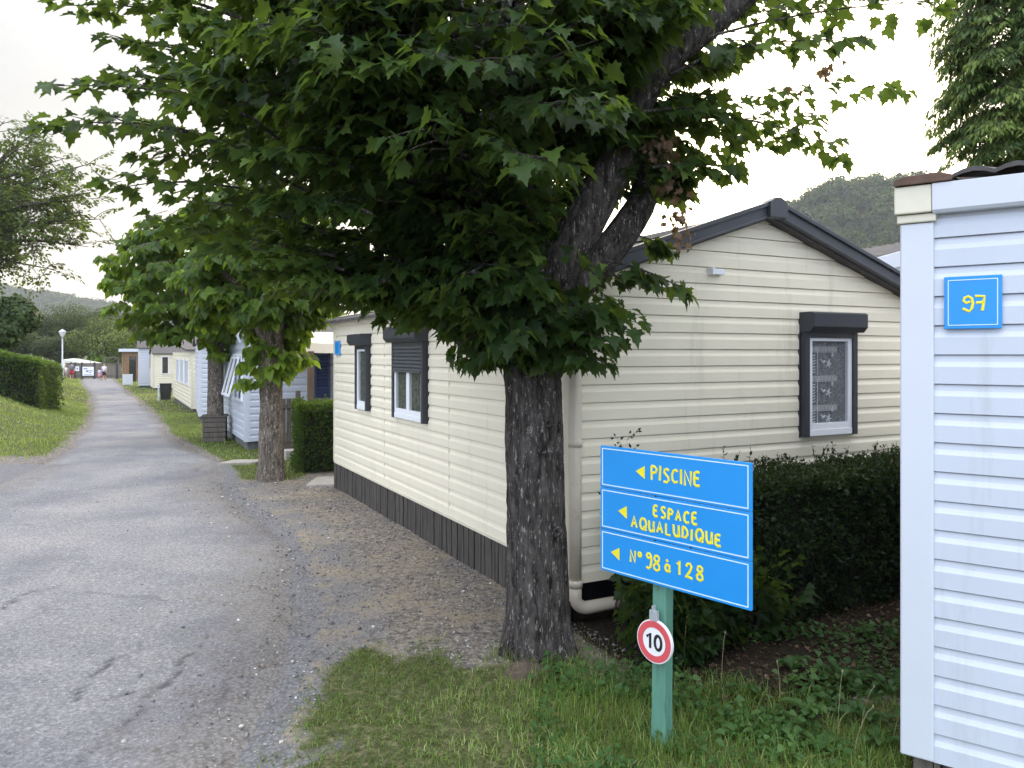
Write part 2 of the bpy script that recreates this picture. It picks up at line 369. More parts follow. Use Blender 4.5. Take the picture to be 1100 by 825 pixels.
def road_mat():
    m, N, L, b = new_mat('worn_asphalt')
    at = N.new('ShaderNodeAttribute'); at.attribute_name = 'edge'
    n1 = tex(N, L, 'noise', .55, detail=7, rough=.62); n2 = tex(N, L, 'noise', 5, detail=8, rough=.7); n3 = tex(N, L, 'noise', 36, detail=7, rough=1.0)
    vo = tex(N, L, 'voronoi', 42)
    base = ramp_node(N, [(.36, (.15, .148, .158)), (.5, (.215, .212, .222)), (.64, (.29, .283, .285))]); L.new(n1.outputs['Fac'], base.inputs[0])
    c = mixc(N, L, .45, base.outputs[0], mixc(N, L, n2.outputs['Fac'], (.10, .10, .105), (.31, .30, .285)))
    sp = ramp_node(N, [(.40, (.035, .035, .04)), (.475, (.18, .178, .19)), (.525, (.225, .222, .235)), (.60, (.56, .55, .56))]); L.new(n3.outputs['Fac'], sp.inputs[0])
    c = mixc(N, L, .62, c, sp.outputs[0])
    nb = tex(N, L, 'noise', .8, (1, 1, 1), detail=9, rough=.7); nbr = ramp_node(N, [(.40, (.86, .86, .87)), (.60, (1.09, 1.07, 1.04))]); L.new(nb.outputs['Fac'], nbr.inputs[0]); c = mixc(N, L, 1.0, c, nbr.outputs[0], 'MULTIPLY')
    # loose stones, more of them along the edges
    gr = ramp_node(N, [(.0, (.36, .35, .34)), (.4, (.20, .20, .205)), (.75, (.06, .06, .063))]); L.new(vo.outputs['Distance'], gr.inputs[0])
    e = N.new('ShaderNodeMath'); e.operation = 'ADD'; L.new(at.outputs['Fac'], e.inputs[0])
    e2 = N.new('ShaderNodeMath'); e2.operation = 'MULTIPLY_ADD'; L.new(n2.outputs['Fac'], e2.inputs[0]); e2.inputs[1].default_value = 1.6; e2.inputs[2].default_value = -.8; L.new(e2.outputs[0], e.inputs[1])
    er = ramp_node(N, [(.45, (0, 0, 0)), (.8, (.85, .85, .85))]); L.new(e.outputs[0], er.inputs[0])
    c = mixc(N, L, er.outputs[0], c, mixc(N, L, .5, gr.outputs[0], mixc(N, L, n3.outputs['Fac'], (.10, .085, .07), (.34, .30, .26))))
    # cracks
    v2 = N.new('ShaderNodeTexVoronoi'); v2.feature = 'DISTANCE_TO_EDGE'; v2.inputs['Scale'].default_value = .5
    tc = N.new('ShaderNodeTexCoord'); w = N.new('ShaderNodeMix'); w.data_type = 'VECTOR'; w.inputs['Factor'].default_value = .22
    nw = N.new('ShaderNodeTexNoise'); nw.inputs['Scale'].default_value = 2.6; nw.inputs['Detail'].default_value = 6; L.new(tc.outputs['Object'], nw.inputs['Vector'])
    L.new(tc.outputs['Object'], w.inputs['A']); L.new(nw.outputs['Color'], w.inputs['B']); L.new(w.outputs['Result'], v2.inputs['Vector'])
    cr = ramp_node(N, [(.004, (1, 1, 1)), (.016, (0, 0, 0))]); L.new(v2.outputs['Distance'], cr.inputs[0])
    cm = N.new('ShaderNodeMath'); cm.operation = 'MULTIPLY'; L.new(cr.outputs[0], cm.inputs[0])
    rr = ramp_node(N, [(.52, (0, 0, 0)), (.60, (.35, .35, .35))]); L.new(n1.outputs['Fac'], rr.inputs[0]); L.new(rr.outputs[0], cm.inputs[1])
    c = mixc(N, L, cm.outputs[0], c, (.045, .043, .042))
    wn = N.new('ShaderNodeAttribute'); wn.attribute_name = 'worn'; wr = ramp_node(N, [(.34, (.86, .86, .89)), (.5, (1, 1, 1)), (.64, (1.08, 1.07, 1.04))]); L.new(wn.outputs['Fac'], wr.inputs[0]); c = mixc(N, L, 1.0, c, wr.outputs[0], 'MULTIPLY')
    ck = N.new('ShaderNodeAttribute'); ck.attribute_name = 'crack'; kr = ramp_node(N, [(.05, (0, 0, 0)), (.6, (.65, .65, .65))]); L.new(ck.outputs['Fac'], kr.inputs[0]); c = mixc(N, L, kr.outputs[0], c, (.05, .05, .052))
    L.new(c, b.inputs['Base Color']); b.inputs['Roughness'].default_value = .9; b.inputs['Specular IOR Level'].default_value = .2
    hb = mixc(N, L, .5, n3.outputs['Color'], vo.outputs['Distance']); hb = mixc(N, L, .4, hb, n2.outputs['Color'])
    bump(N, L, b, hb, .9, .012); return m
def seg_dist(q, pl):
    d = np.full(len(q), 1e9)
    for a, b in zip(pl[:-1], pl[1:]):
        a, b = np.array(a, float), np.array(b, float); ab = b - a; t = np.clip(((q - a) @ ab) / (ab @ ab), 0, 1)
        d = np.minimum(d, np.linalg.norm(q - a - t[:, None] * ab, axis=1))
    return d
def axis_grid(lo, d0, d1, hi, fine, grow=1.25):
    a = list(np.arange(d0, d1 + 1e-6, fine)); s = fine; x = a[-1]
    while x < hi: s = min(s * grow, 90); x += s; a.append(x)
    s = fine; x = a[0]; pre = []
    while x > lo: s = min(s * grow, 90); x -= s; pre.append(x)
    return np.array(pre[::-1] + a)
def turf_mask(x, y):                       # where grass grows near the camera (world metres)
    d = x - road_r(y)
    e = d + 1.9 * (fbm(x * 1.5, y * 1.5, 77) - .47) + .4 + 1.1 * (fbm(x * 6, y * 6, 78) - .47)
    near = sst(-.15, .75, e) * (1 - sst(4.6, 5.25, y + .25 * (x - .2) + .8 * (fbm(x * 4, y * 4, 79) - .47))) * sst(-1.35, -.95, x)
    near = near * (1 - .6 * sst(1.2, 1.7, x) * sst(4.45, 4.8, y))
    verge = sst(0, .35, (x - road_r(y))) * sst(12.0, 12.5, y) * (1 - sst(-3.6, -3.3, x))
    left = sst(0, .5, road_l(y) - x) * sst(14.2, 16, y + .0 * x)
    far = sst(92, 96, y)
    return np.maximum.reduce([near, verge, left, far])
def build_ground():
    xs = axis_grid(-900, -11, 5.5, 900, .09); ys = axis_grid(-60, 2.5, 17, 1300, .09)
    xs = np.unique(np.concatenate([xs[(xs < -56) | (xs > -11)], np.arange(-56, -11, .45)])); ys = np.unique(np.concatenate([ys[(ys < 17) | (ys > 96)], np.arange(17, 96, .45)]))
    X, Y = np.meshgrid(xs, ys); Z = gz(X, Y)
    on_road = sst(-.1, .1, X - road_l(Y)) * sst(-.1, .1, road_r(Y) - X) * (Y < 95)
    Z = Z - (.03 + .09 * sst(18, 40, Y)) * on_road
    Z += (.012 * (fbm(X * 6, Y * 6, 11, 3) - .5)) * (1 - on_road)
    V = np.stack([X, Y, Z], -1).reshape(-1, 3); ny, nx = X.shape
    i = (np.arange(ny - 1)[:, None] * nx + np.arange(nx - 1)[None]).ravel()
    Fc = np.stack([i, i + 1, i + nx + 1, i + nx], 1)
    x, y = V[:, 0], V[:, 1]
    d = x - road_r(y)
    turf = turf_mask(x, y)
    gravel = np.clip(1 - d / .9, 0, 1) * (y < 14) * .8 + .28 * (y < 12)
    rel = (x - .425) * .462 - (y - 5.67) * .887       # metres in front of the facade
    u = (x - .425) * .887 + (y - 5.67) * .462
    litter = sst(-.3, .15, u) * sst(-.9, -.2, rel) * (1 - sst(1.55, 2.0, rel + .15 * (u - 1))) * .95
    straw = .45 * (d > .1) * (y < 13) + .25 * sst(0, .6, road_l(y) - x) * (1 - sst(14.5, 17, y))
    o = np_mesh('ground', V, Fc, ground_mat(), attrs=dict(turf=turf * .92, gravel=gravel, litter=litter, straw=straw), smooth=True)
    tag(o, kind='structure')
    # the lane: a strip of its own that follows the land
    yy = np.concatenate([np.arange(-12, 3, .5), np.arange(3, 12, .045), np.arange(12, 24, .12), np.arange(24, 92, .5)]); nw = 181; W = np.linspace(0, 1, nw)
    L_, R_ = road_l(yy), road_r(yy)
    L_ = L_ - .0 + .25 * (fbm(yy * 1.3, yy * 0, 21) - .5); R_ = R_ + .55 * (fbm(yy * 1.1, yy * 0 + 9, 22) - .5) + .15 * (fbm(yy * 5, yy * 0 + 3, 23) - .5)
    X = L_[:, None] + (R_ - L_)[:, None] * W[None]; Y = np.repeat(yy[:, None], nw, 1)
    Z = gz(X, Y) + .006 + .010 * (fbm(X * 1.7, Y * 1.7, 31) - .5) * 2
    edge = np.minimum((X - L_[:, None]), (R_[:, None] - X)); ed = np.clip(1 - edge / np.where(yy[:, None] < 14, 1.5, .6), 0, 1)
    Z = Z - .035 * np.clip(1 - edge / .25, 0, 1)
    q = np.stack([X.ravel() + .22 * (fbm(X.ravel() * 6, Y.ravel() * 6, 41) - .47), Y.ravel() + .22 * (fbm(X.ravel() * 6, Y.ravel() * 6, 42) - .47)], 1); crack = np.zeros(len(q))
    for pl, wd in (([(222, 683), (205, 702), (178, 737), (150, 765), (100, 808), (60, 850)], .035), ([(140, 700), (115, 715), (70, 757)], .03), ([(0, 655), (28, 640), (62, 630)], .035), ([(140, 700), (160, 690)], .03), ([(178, 737), (120, 752), (90, 760)], .03)):
        g = [tuple(G(*p))[:2] for p in pl]; dd = seg_dist(q, g); crack = np.maximum(crack, np.clip(1 - dd / wd, 0, 1) * np.clip(2.4 * fbm(q[:, 0] * 7, q[:, 1] * 7, 43) - .45, 0, 1))
    worn = fbm(X.ravel() * 1.1, Y.ravel() * .8, 44, 7); Z = Z - (.014 * crack).reshape(Z.shape)
    V = np.stack([X, Y, Z], -1).reshape(-1, 3); ny, nx = X.shape
    i = (np.arange(ny - 1)[:, None] * nx + np.arange(nx - 1)[None]).ravel()
    tag(np_mesh('road', V, np.stack([i, i + 1, i + nx + 1, i + nx], 1), road_mat(), attrs=dict(edge=ed.ravel(), crack=crack, worn=worn), smooth=True), kind='structure')
build_ground()

# ------------------------------------------------------------------ hills
def hill(name, cx, cy, rx, ry, h, seed, m):
    xs = np.linspace(-2.2, 2.2, 70); X, Y = np.meshgrid(cx + xs * rx, cy + xs * ry)
    Z = h * np.exp(-((X - cx) / rx) ** 2 - ((Y - cy) / ry) ** 2) * (.82 + .36 * fbm(X / rx * 2.5, Y / ry * 2.5, seed)) - 4
    V = np.stack([X, Y, Z], -1).reshape(-1, 3); n = 70
    i = (np.arange(n - 1)[:, None] * n + np.arange(n - 1)[None]).ravel()
    tag(np_mesh(name, V, np.stack([i, i + 1, i + n + 1, i + n], 1), m, smooth=True), kind='structure')
    def at(x, y): return h * np.exp(-((x - cx) / rx) ** 2 - ((y - cy) / ry) ** 2) * (.82 + .36 * fbm(x / rx * 2.5, y / ry * 2.5, seed)) - 4
    return at
M['hill'] = plain('hill_ground', (.04, .05, .022), .95, .3, .05)
def wood(name, at, x0, x1, y0, y1, n, size, label, m):
    """a far-off wood: one mass of tree crowns, each crown a ragged tuft of leaf clumps"""
    px = RNG.uniform(x0, x1, n); py = RNG.uniform(y0, y1, n); pz = at(px, py); k = 150
    s = RNG.uniform(.7, 1.3, n) * size
    d = unit(RNG.normal(size=(n, k, 3))); d[..., 2] = np.abs(d[..., 2]) * 1.0 - .15; rr = RNG.uniform(.55, 1, (n, k, 1))
    pos = np.stack([px, py, pz + s * .25], -1)[:, None] + d * rr * s[:, None, None] * np.array([.60, .60, .95])
    ax = unit(d + RNG.normal(size=d.shape) * .5); nr = unit(d + RNG.normal(size=d.shape) * .3)
    t = np.repeat(RNG.uniform(.0, .55, n)[:, None], k, 1) + RNG.normal(size=(n, k)) * .12
    o = leaves(name, pos.reshape(-1, 3), np.cross(ax, nr).reshape(-1, 3), nr.reshape(-1, 3), np.repeat(s * .24, k), OVAL, m, None, t.ravel())
    return tag(o, label, 'woodland', kind='stuff')
hr = hill('hill', 255, 520, 165, 150, 118, 4, M['hill'])
wood('hill_wood', hr, 120, 300, 330, 520, 950, 9.5, 'green wooded hillside rising behind the roofs on the right', M['leaf_far'])
hl = hill('hill', -820, 1000, 420, 230, 100, 8, M['hill'])
wood('hill_wood', hl, -760, -420, 720, 1020, 1800, 11.0, 'bluish wooded ridge far beyond the lane', M['leaf_far'])

# ------------------------------------------------------------------ mobile homes
def siding(mb, fr, ext, z0, z1, pitch=.134, dep=.015):
    """lapped boards: a flat face, a sloped top that catches light, a dark lap under the next board"""
    z = z0
    while z < z1 - .02:
        zt = min(z + pitch, z1); h = zt - z
        for (za, ba, zb, bb) in ((z, -.007, z + .0055, -.007), (z + .0055, -.007, z + .0062, dep), (z + .0062, dep, z + h * .62, dep + .001), (z + h * .62, dep + .001, z + h * .80, .006), (z + h * .80, .006, zt, .003)):
            (a0, a1), (c0, c1) = ext(za), ext(zb)
            if a1 - a0 < .02: continue
            if c1 - c0 < .0: c0 = c1 = (c0 + c1) / 2
            mb.quad(fr.p(a0, ba, za), fr.p(a1, ba, za), fr.p(c1, bb, zb), fr.p(c0, bb, zb))
        z += pitch
def roof_slab(mb, fr, a0, a1, e0, e1, z0, z1, th=.05, wave=.0, n=2):
    """sloping slab: along a from a0..a1, from (b=e0,z0) to (b=e1,z1); wave makes pantiles"""
    rows_t = []; rows_b = []
    for k in range(n + 1):
        a = a0 + (a1 - a0) * k / n; w = wave * abs(math.sin(k * math.pi / 4)) if wave else 0
        rows_t.append((fr.p(a, e0, z0 + th + w), fr.p(a, e1, z1 + th + w))); rows_b.append((fr.p(a, e0, z0 + (w * .8 if wave else 0)), fr.p(a, e1, z1 + (w * .8 if wave else 0))))
    i = len(mb.v)
    for t, b in zip(rows_t, rows_b): mb.v += [tuple(t[0]), tuple(t[1]), tuple(b[1]), tuple(b[0])]
    for k in range(n):
        o = i + 4 * k
        for j in range(4): mb.f.append((o + j, o + (j + 1) % 4, o + 4 + (j + 1) % 4, o + 4 + j))
    mb.f.append((i, i + 1, i + 2, i + 3)); o = i + 4 * n; mb.f.append((o + 3, o + 2, o + 1, o))
def shutter_window(fr, parent, a0, a1, z0, z1, ztop, curtain, drop=0, box_over=.0, lbl=None):
    """white window in an anthracite roller-shutter frame; drop = length of lowered slats"""
    d = .034
    f = MB(); w = .058
    fbox(f, fr, a0, a0 + w, .004, .075, z0 - .005, z1); fbox(f, fr, a1 - w, a1, .004, .075, z0 - .005, z1)
    fbox(f, fr, a0 + w, a1 - w, .004, .072, z1 - .05, z1 + .01)
    fbox(f, fr, a0 - .014, a0, .0, .022, z0 - .012, z1); fbox(f, fr, a1, a1 + .014, .0, .022, z0 - .012, z1)
    win = obj('window', f, M['anthracite'], parent, bevel=.003)
    if lbl: win['label'] = lbl
    b = MB(); zb = z1
    prof = [(.004, zb), (.135, zb), (.175, zb + .045), (.175, ztop - .012), (.15, ztop), (.004, ztop)]
    b.loft([[fr.p(a, q, z) for q, z in prof] for a in (a0 - box_over, a1 + box_over)])
    obj('shutter_box', b, M['anthracite'], win, bevel=.005)
    s = MB(); g = .048; i0, i1 = a0 + w, a1 - w; zt = z1 - .05
    n = 1 if a1 - a0 < .9 else 2
    fbox(s, fr, i0, i1, .006, .062, z0, z0 + .055)                          # sill
    zl = z0 + .055
    step = (i1 - i0) / n
    gl = MB(); cu = MB()
    for k in range(n):
        x0, x1 = i0 + k * step, i0 + (k + 1) * step
        fbox(s, fr, x0, x0 + g, .006, .058, zl, zt); fbox(s, fr, x1 - g, x1, .006, .058, zl, zt)
        fbox(s, fr, x0 + g, x1 - g, .006, .056, zl, zl + g * 1.15); fbox(s, fr, x0 + g, x1 - g, .006, .056, zt - g * .6, zt)
        gl.quad(fr.p(x0 + g, .045, zl + g * 1.15), fr.p(x1 - g, .045, zl + g * 1.15), fr.p(x1 - g, .045, zt - g * .6), fr.p(x0 + g, .045, zt - g * .6))
        nf = 24; xs = [x0 + g + (x1 - x0 - 2 * g) * j / nf for j in range(nf + 1)]
        for j in range(nf):
            q0, q1 = .024 + .004 * math.sin(j * 1.3), .024 + .004 * math.sin((j + 1) * 1.3)
            cu.quad(fr.p(xs[j], q0, zl + g), fr.p(xs[j + 1], q1, zl + g), fr.p(xs[j + 1], q1, zt - g * .5), fr.p(xs[j], q0, zt - g * .5))
    obj('frame', s, M['pvc'], win, bevel=.003)
    c = obj('curtain', cu, M[curtain], win)
    obj('glass', gl, M['glass'], win)
    if drop:
        sl = MB(); z = z1 - .04
        while z > z1 - drop:
            prof = [(.060, z), (.073, z - .008), (.073, z - .034), (.060, z - .040)]
            sl.loft([[fr.p(a, q, zz) for q, zz in prof] for a in (i0, i1)]); z -= .041
        fbox(sl, fr, i0 - .0, i1 + .0, .058, .085, z - .012, z + .004)
        obj('roller_slats', sl, M['shutter'], win)
    return win
def cream_home():
    C = Vector((.425, 5.67, 0)); Wd, Ln = 3.83, 6.7
    t = thing('mobile_home', (C.x, C.y, 0), 'cream mobile home with dark grey roof edge beside the big tree', 'mobile home', 'mobile homes along the lane')
    ff = Fr(C, RF, -RW); fl = Fr(C, RW, -RF)
    pk, ev = 3.20, 2.56; half = Wd / 2
    def ext(z):
        if z <= ev: return (.05, Wd - .05)
        k = (z - ev) / (pk - ev) * half; return (k + .0, Wd - k)
    w = MB(); siding(w, ff, ext, .29, pk)
    obj('front_wall', w, M['cream'], t)
    w = MB(); siding(w, fl, lambda z: (.05, Ln - .05), .385, 2.45); obj('side_wall', w, M['cream'], t)
    for a in (2.25, 4.30):
        j = MB(); fbox(j, fl, a, a + .006, .010, .0175, .39, 2.42); obj('joint_strip', j, M['cream_trim'], t)
    # plain body behind the boards
    w = MB(); w.hexa([ff.p(.01, -.01, .3), ff.p(Wd - .01, -.01, .3), ff.p(Wd - .01, -Ln + .01, .3), ff.p(.01, -Ln + .01, .3), ff.p(.01, -.01, 2.472), ff.p(Wd - .01, -.01, 2.472), ff.p(Wd - .01, -Ln + .01, 2.472), ff.p(.01, -Ln + .01, 2.472)])
    w.loft([[ff.p(.01, b, 2.549), ff.p(Wd - .01, b, 2.50), ff.p(half, b, 3.11)] for b in (-.012, -Ln + .01)])
    obj('shell', w, M['cream_trim'], t)
    # corner posts and top trim
    for f_, a0, a1, z0 in ((ff, -.022, .055, .30), (ff, Wd - .055, Wd + .022, .30), (fl, Ln - .05, Ln + .022, .38)):
        c = MB(); fbox(c, f_, a0, a1, -.05, .024, z0, 2.47 if f_ is fl else 2.5); obj('corner_trim', c, M['cream_trim'], t, bevel=.004)
    c = MB(); fbox(c, fl, -.1, Ln + .1, .005, .05, 2.42, 2.49); fbox(c, fl, -.02, Ln, .002, .022, .36, .392)
    obj('eave_trim', c, M['cream_trim'], t, bevel=.004)
    # timber skirt, board by board in one mesh
    s = MB(); a = .02; k = 0
    while a < Ln:
        bw = .058 + .022 * random.random(); o = .002 + .02 * random.random(); top = .37 + .012 * random.random()
        p0 = fl.p(a, 0, 0); g0 = float(gz(p0.x, p0.y)) - .06
        fbox(s, fl, a, min(a + bw - .013, Ln), -.03 + o, .006 + o * .6, g0, top); a += bw
    obj('timber_skirt', s, M['skirt'], t)
    s = MB(); fbox(s, ff, .03, Wd, -.22, -.18, -.08, .30); fbox(s, fl, .02, Ln, -.09, -.05, -.1, .36); obj('underframe', s, M['black'], t)
    # roof
    r = MB(); ov = .13
    fr = Fr(C, -RW, RF)                    # a runs from the back to the front, b across
    slope = (pk - ev) / half
    for sgn in (0, 1):
        b0 = -.14 if sgn == 0 else Wd + .14; zb = ev - .14 * slope + .03
        roof_slab(r, fr, -Ln - .1, ov - .015, b0, half, zb - .095, pk - .065, .030, .012, 200)
    obj('roof', r, M['tile'], t)
    rk = MB()
    for sgn in (0, 1):
        b0 = -.20 if sgn == 0 else Wd + .20; z0 = ev - .20 * slope
        b1 = half - .08 if sgn == 0 else half + .08; z1 = pk - .08 * slope
        for (q0, q1, lo, hi) in ((ov - .01, ov + .03, -.035, .068), (ov - .01, ov + .055, .050, .088), (ov - .01, ov + .042, -.048, -.026)):
            rk.hexa([fr.p(q0, b0, z0 + lo), fr.p(q1, b0, z0 + lo), fr.p(q1, b1, z1 + lo), fr.p(q0, b1, z1 + lo), fr.p(q0, b0, z0 + hi), fr.p(q1, b0, z0 + hi), fr.p(q1, b1, z1 + hi), fr.p(q0, b1, z1 + hi)])
    for b_ in (0, 1): fbox(rk, fr, .0, ov - .012, *((-.19, -.02) if b_ == 0 else (Wd + .02, Wd + .19)), ev - .1, ev - .075)
    roof_edge = obj('roof_edge', rk, M['rake'], t, bevel=.006)
    cp = MB(); z = pk
    cp.loft([[fr.p(q, half - .10, z - .07), fr.p(q, half + .10, z - .07), fr.p(q, half + .10, z + .058), fr.p(q, half + .03, z + .098), fr.p(q, half - .03, z + .098), fr.p(q, half - .10, z + .058)] for q in (ov - .02, ov + .075)])
    obj('ridge_cap', cp, M['rake'], t, bevel=.006)
    rc = MB(); rc.loft([[fr.p(q, half - .10, z - .04), fr.p(q, half + .10, z - .04), fr.p(q, half + .03, z + .02), fr.p(q, half - .03, z + .02)] for q in (-Ln - .1, ov - .022)])
    obj('ridge_tile', rc, M['tile'], t)
    # soffit board under the front overhang
    # windows
    shutter_window(fl, t, 2.83, 3.85, 1.26, 2.13, 2.31, 'flower_net', drop=.31, box_over=.02, lbl='wide window with the roller shutter half lowered')
    shutter_window(fl, t, 4.87, 5.40, 1.26, 2.11, 2.26, 'flower_net', box_over=.03, lbl='narrow tall window with raised shutter')
    wn = shutter_window(ff, t, 2.363, 3.035, 1.275, 2.19, 2.365, 'net', box_over=.01, lbl='window with white patterned lace curtain')
    la = MB(); a0, a1 = 2.475, 2.80                                        # lace bands, birds and flowers
    for z in (1.50, 1.76, 2.02):
        k = 0; a = a0
        while a < a1:
            fbox(la, ff, a, a + .009, .031, .033, z, z + .035); a += .018
        fbox(la, ff, a0, a1, .031, .0325, z - .008, z - .003); fbox(la, ff, a0, a1, .031, .0325, z + .038, z + .043)
    for z in (1.40, 1.63, 1.89):
        for k in range(5):
            q = k * 2 * math.pi / 5; ca, cz = 2.70, z + .02
            la.tube([ff.p(ca, .032, cz), ff.p(ca + .035 * math.cos(q), .033, cz + .04 * math.sin(q))], [.011, .004], 6)
            la.tube([ff.p(ca + .05, .032, cz + .08), ff.p(ca + .05 + .02 * math.cos(q), .033, cz + .08 + .025 * math.sin(q))], [.007, .003], 5)
        for k in range(7): la.tube([ff.p(2.49 + .004 * (k % 2), .032, z - .06 + k * .025), ff.p(2.53, .032, z - .05 + k * .025)], .005, 5)
        la.tube([ff.p(2.60, .032, z + .06), ff.p(2.63, .032, z + .03), ff.p(2.66, .032, z + .05)], [.004, .014, .004], 6)
        la.tube([ff.p(2.56, .032, z - .08), ff.p(2.562, .032, z + .15)], .004, 5)
    obj('lace_motifs', la, M['lace'], wn)
    # small wall light on the gable, number plate on the side wall
    l = MB(); a = 1.32; fbox(l, ff, a + .012, a + .125, .012, .07, 2.645, 2.69); fbox(l, ff, a - .012, a + .010, .012, .08, 2.64, 2.70)
    obj('wall_lamp', l, M['pvc'], t, bevel=.004)
    n = MB(); fbox(n, fl, 6.33, 6.60, .02, .034, 1.98, 2.19); pl = obj('number_plate', n, M['blue'], t, bevel=.002)
    n = MB()
    for (x0, x1, z0, z1) in ((6.345, 6.585, 1.993, 1.997), (6.345, 6.585, 2.173, 2.177), (6.345, 6.349, 1.997, 2.173), (6.581, 6.585, 1.997, 2.173)): fbox(n, fl, x0, x1, .034, .0355, z0, z1)
    obj('plate_border', n, M['line'], pl)
    # down pipe at the corner, with collars and the elbow running right
    d = MB(); q = ff.p(-.005, .085, 0); pr = .046
    d.tube([(q.x, q.y, 2.52), (q.x, q.y, 1.0), (q.x, q.y, .30)], pr, 16)
    e = [Vector((q.x, q.y, .32))]
    for k in range(7):
        an = k / 6 * math.pi / 2; e.append(Vector((q.x, q.y, .24)) + RF * (.10 * (1 - math.cos(an))) + Vector((0, 0, -.10 * math.sin(an))))
    e.append(e[-1] + RF * .75)
    d.tube(e, pr * 1.02, 16)
    for z in (.33, 1.35): d.tube([(q.x, q.y, z - .025), (q.x, q.y, z + .025)], pr * 1.18, 16)
    obj('down_pipe', d, M['pipe'], t, smooth=True)
cream_home()

def strokes(mb, fr, b, glyph, x, z, s, rad, slant=0.0, sx=1.0):
    for st in glyph:
        mb.tube([fr.p(x + (px * sx + slant * pz) * s, b, z + pz * s) for px, pz in st], rad, 6, flat=fr.n)
def arc(cx, cz, rx, rz, a0, a1, n=12): return [(cx + rx * math.cos(R(a0 + (a1 - a0) * k / n)), cz + rz * math.sin(R(a0 + (a1 - a0) * k / n))) for k in range(n + 1)]
GL = {
 'P': [[(.03, 0), (0, 1)], [(0, 1), (.3, .98), (.48, .82), (.40, .58), (.02, .48)]],
 'I': [[(0, 0), (.02, 1)]],
 'S': [[(.46, .88), (.28, 1), (.08, .9), (.06, .72), (.22, .56), (.42, .4), (.46, .2), (.3, .02), (.02, .06)]],
 'C': [[(.52, .84), (.36, .98), (.14, .88), (.01, .55), (.06, .2), (.24, .02), (.54, .12)]],
 'N': [[(0, 0), (.02, .98), (.48, .04), (.5, 1)]],
 'E': [[(.46, .98), (.2, 1), (.03, .9), (0, .5), (.02, .1), (.14, .0), (.48, .04)], [(.02, .52), (.4, .54)]],
 'A': [[(0, 0), (.26, 1), (.54, 0)], [(.1, .34), (.46, .36)]],
 'Q': [arc(.3, .5, .3, .48, 90, 450), [(.34, .3), (.62, -.06)]],
 'U': [[(0, 1), (.02, .3), (.14, .03), (.32, .03), (.46, .3), (.48, 1)], [(.48, .5), (.5, 0)]],
 'L': [[(.02, 1), (0, .04), (.44, .02)]],
 'D': [[(.02, 1), (0, .02), (.3, .06), (.5, .36), (.46, .7), (.26, .95), (.0, 1)]],
 '1': [[(-.14, .74), (.06, 1), (.05, 0)]],
 '2': [[(.02, .78), (.12, .96), (.32, 1), (.44, .8), (.34, .5), (.0, .02), (.26, .08), (.54, .02)]],
 '8': [[(.25, .52), (.04, .72), (.1, .96), (.28, 1), (.44, .9), (.42, .68), (.2, .5), (.0, .28), (.06, .06), (.28, -.02), (.48, .12), (.46, .34), (.25, .52)]],
 '9': [[(.40, .74), (.18, .66), (.05, .80), (.14, .98), (.34, 1.0), (.46, .84), (.48, .45), (.40, .06), (.22, -.10), (.04, .0)]],
 'a': [arc(.22, .3, .21, .28, 60, 420), [(.42, .62), (.42, .1), (.54, 0)], [(.12, 1.0), (.26, .8)]],
 'o': [arc(.14, .84, .13, .16, 90, 450)],
}
GW = {'P': .5, 'I': .06, 'S': .48, 'C': .54, 'N': .52, 'E': .48, 'A': .54, 'Q': .6, 'U': .5, 'L': .42, 'D': .5, '1': .2, '2': .54, '8': .5, '9': .48, 'a': .54, 'o': .3}

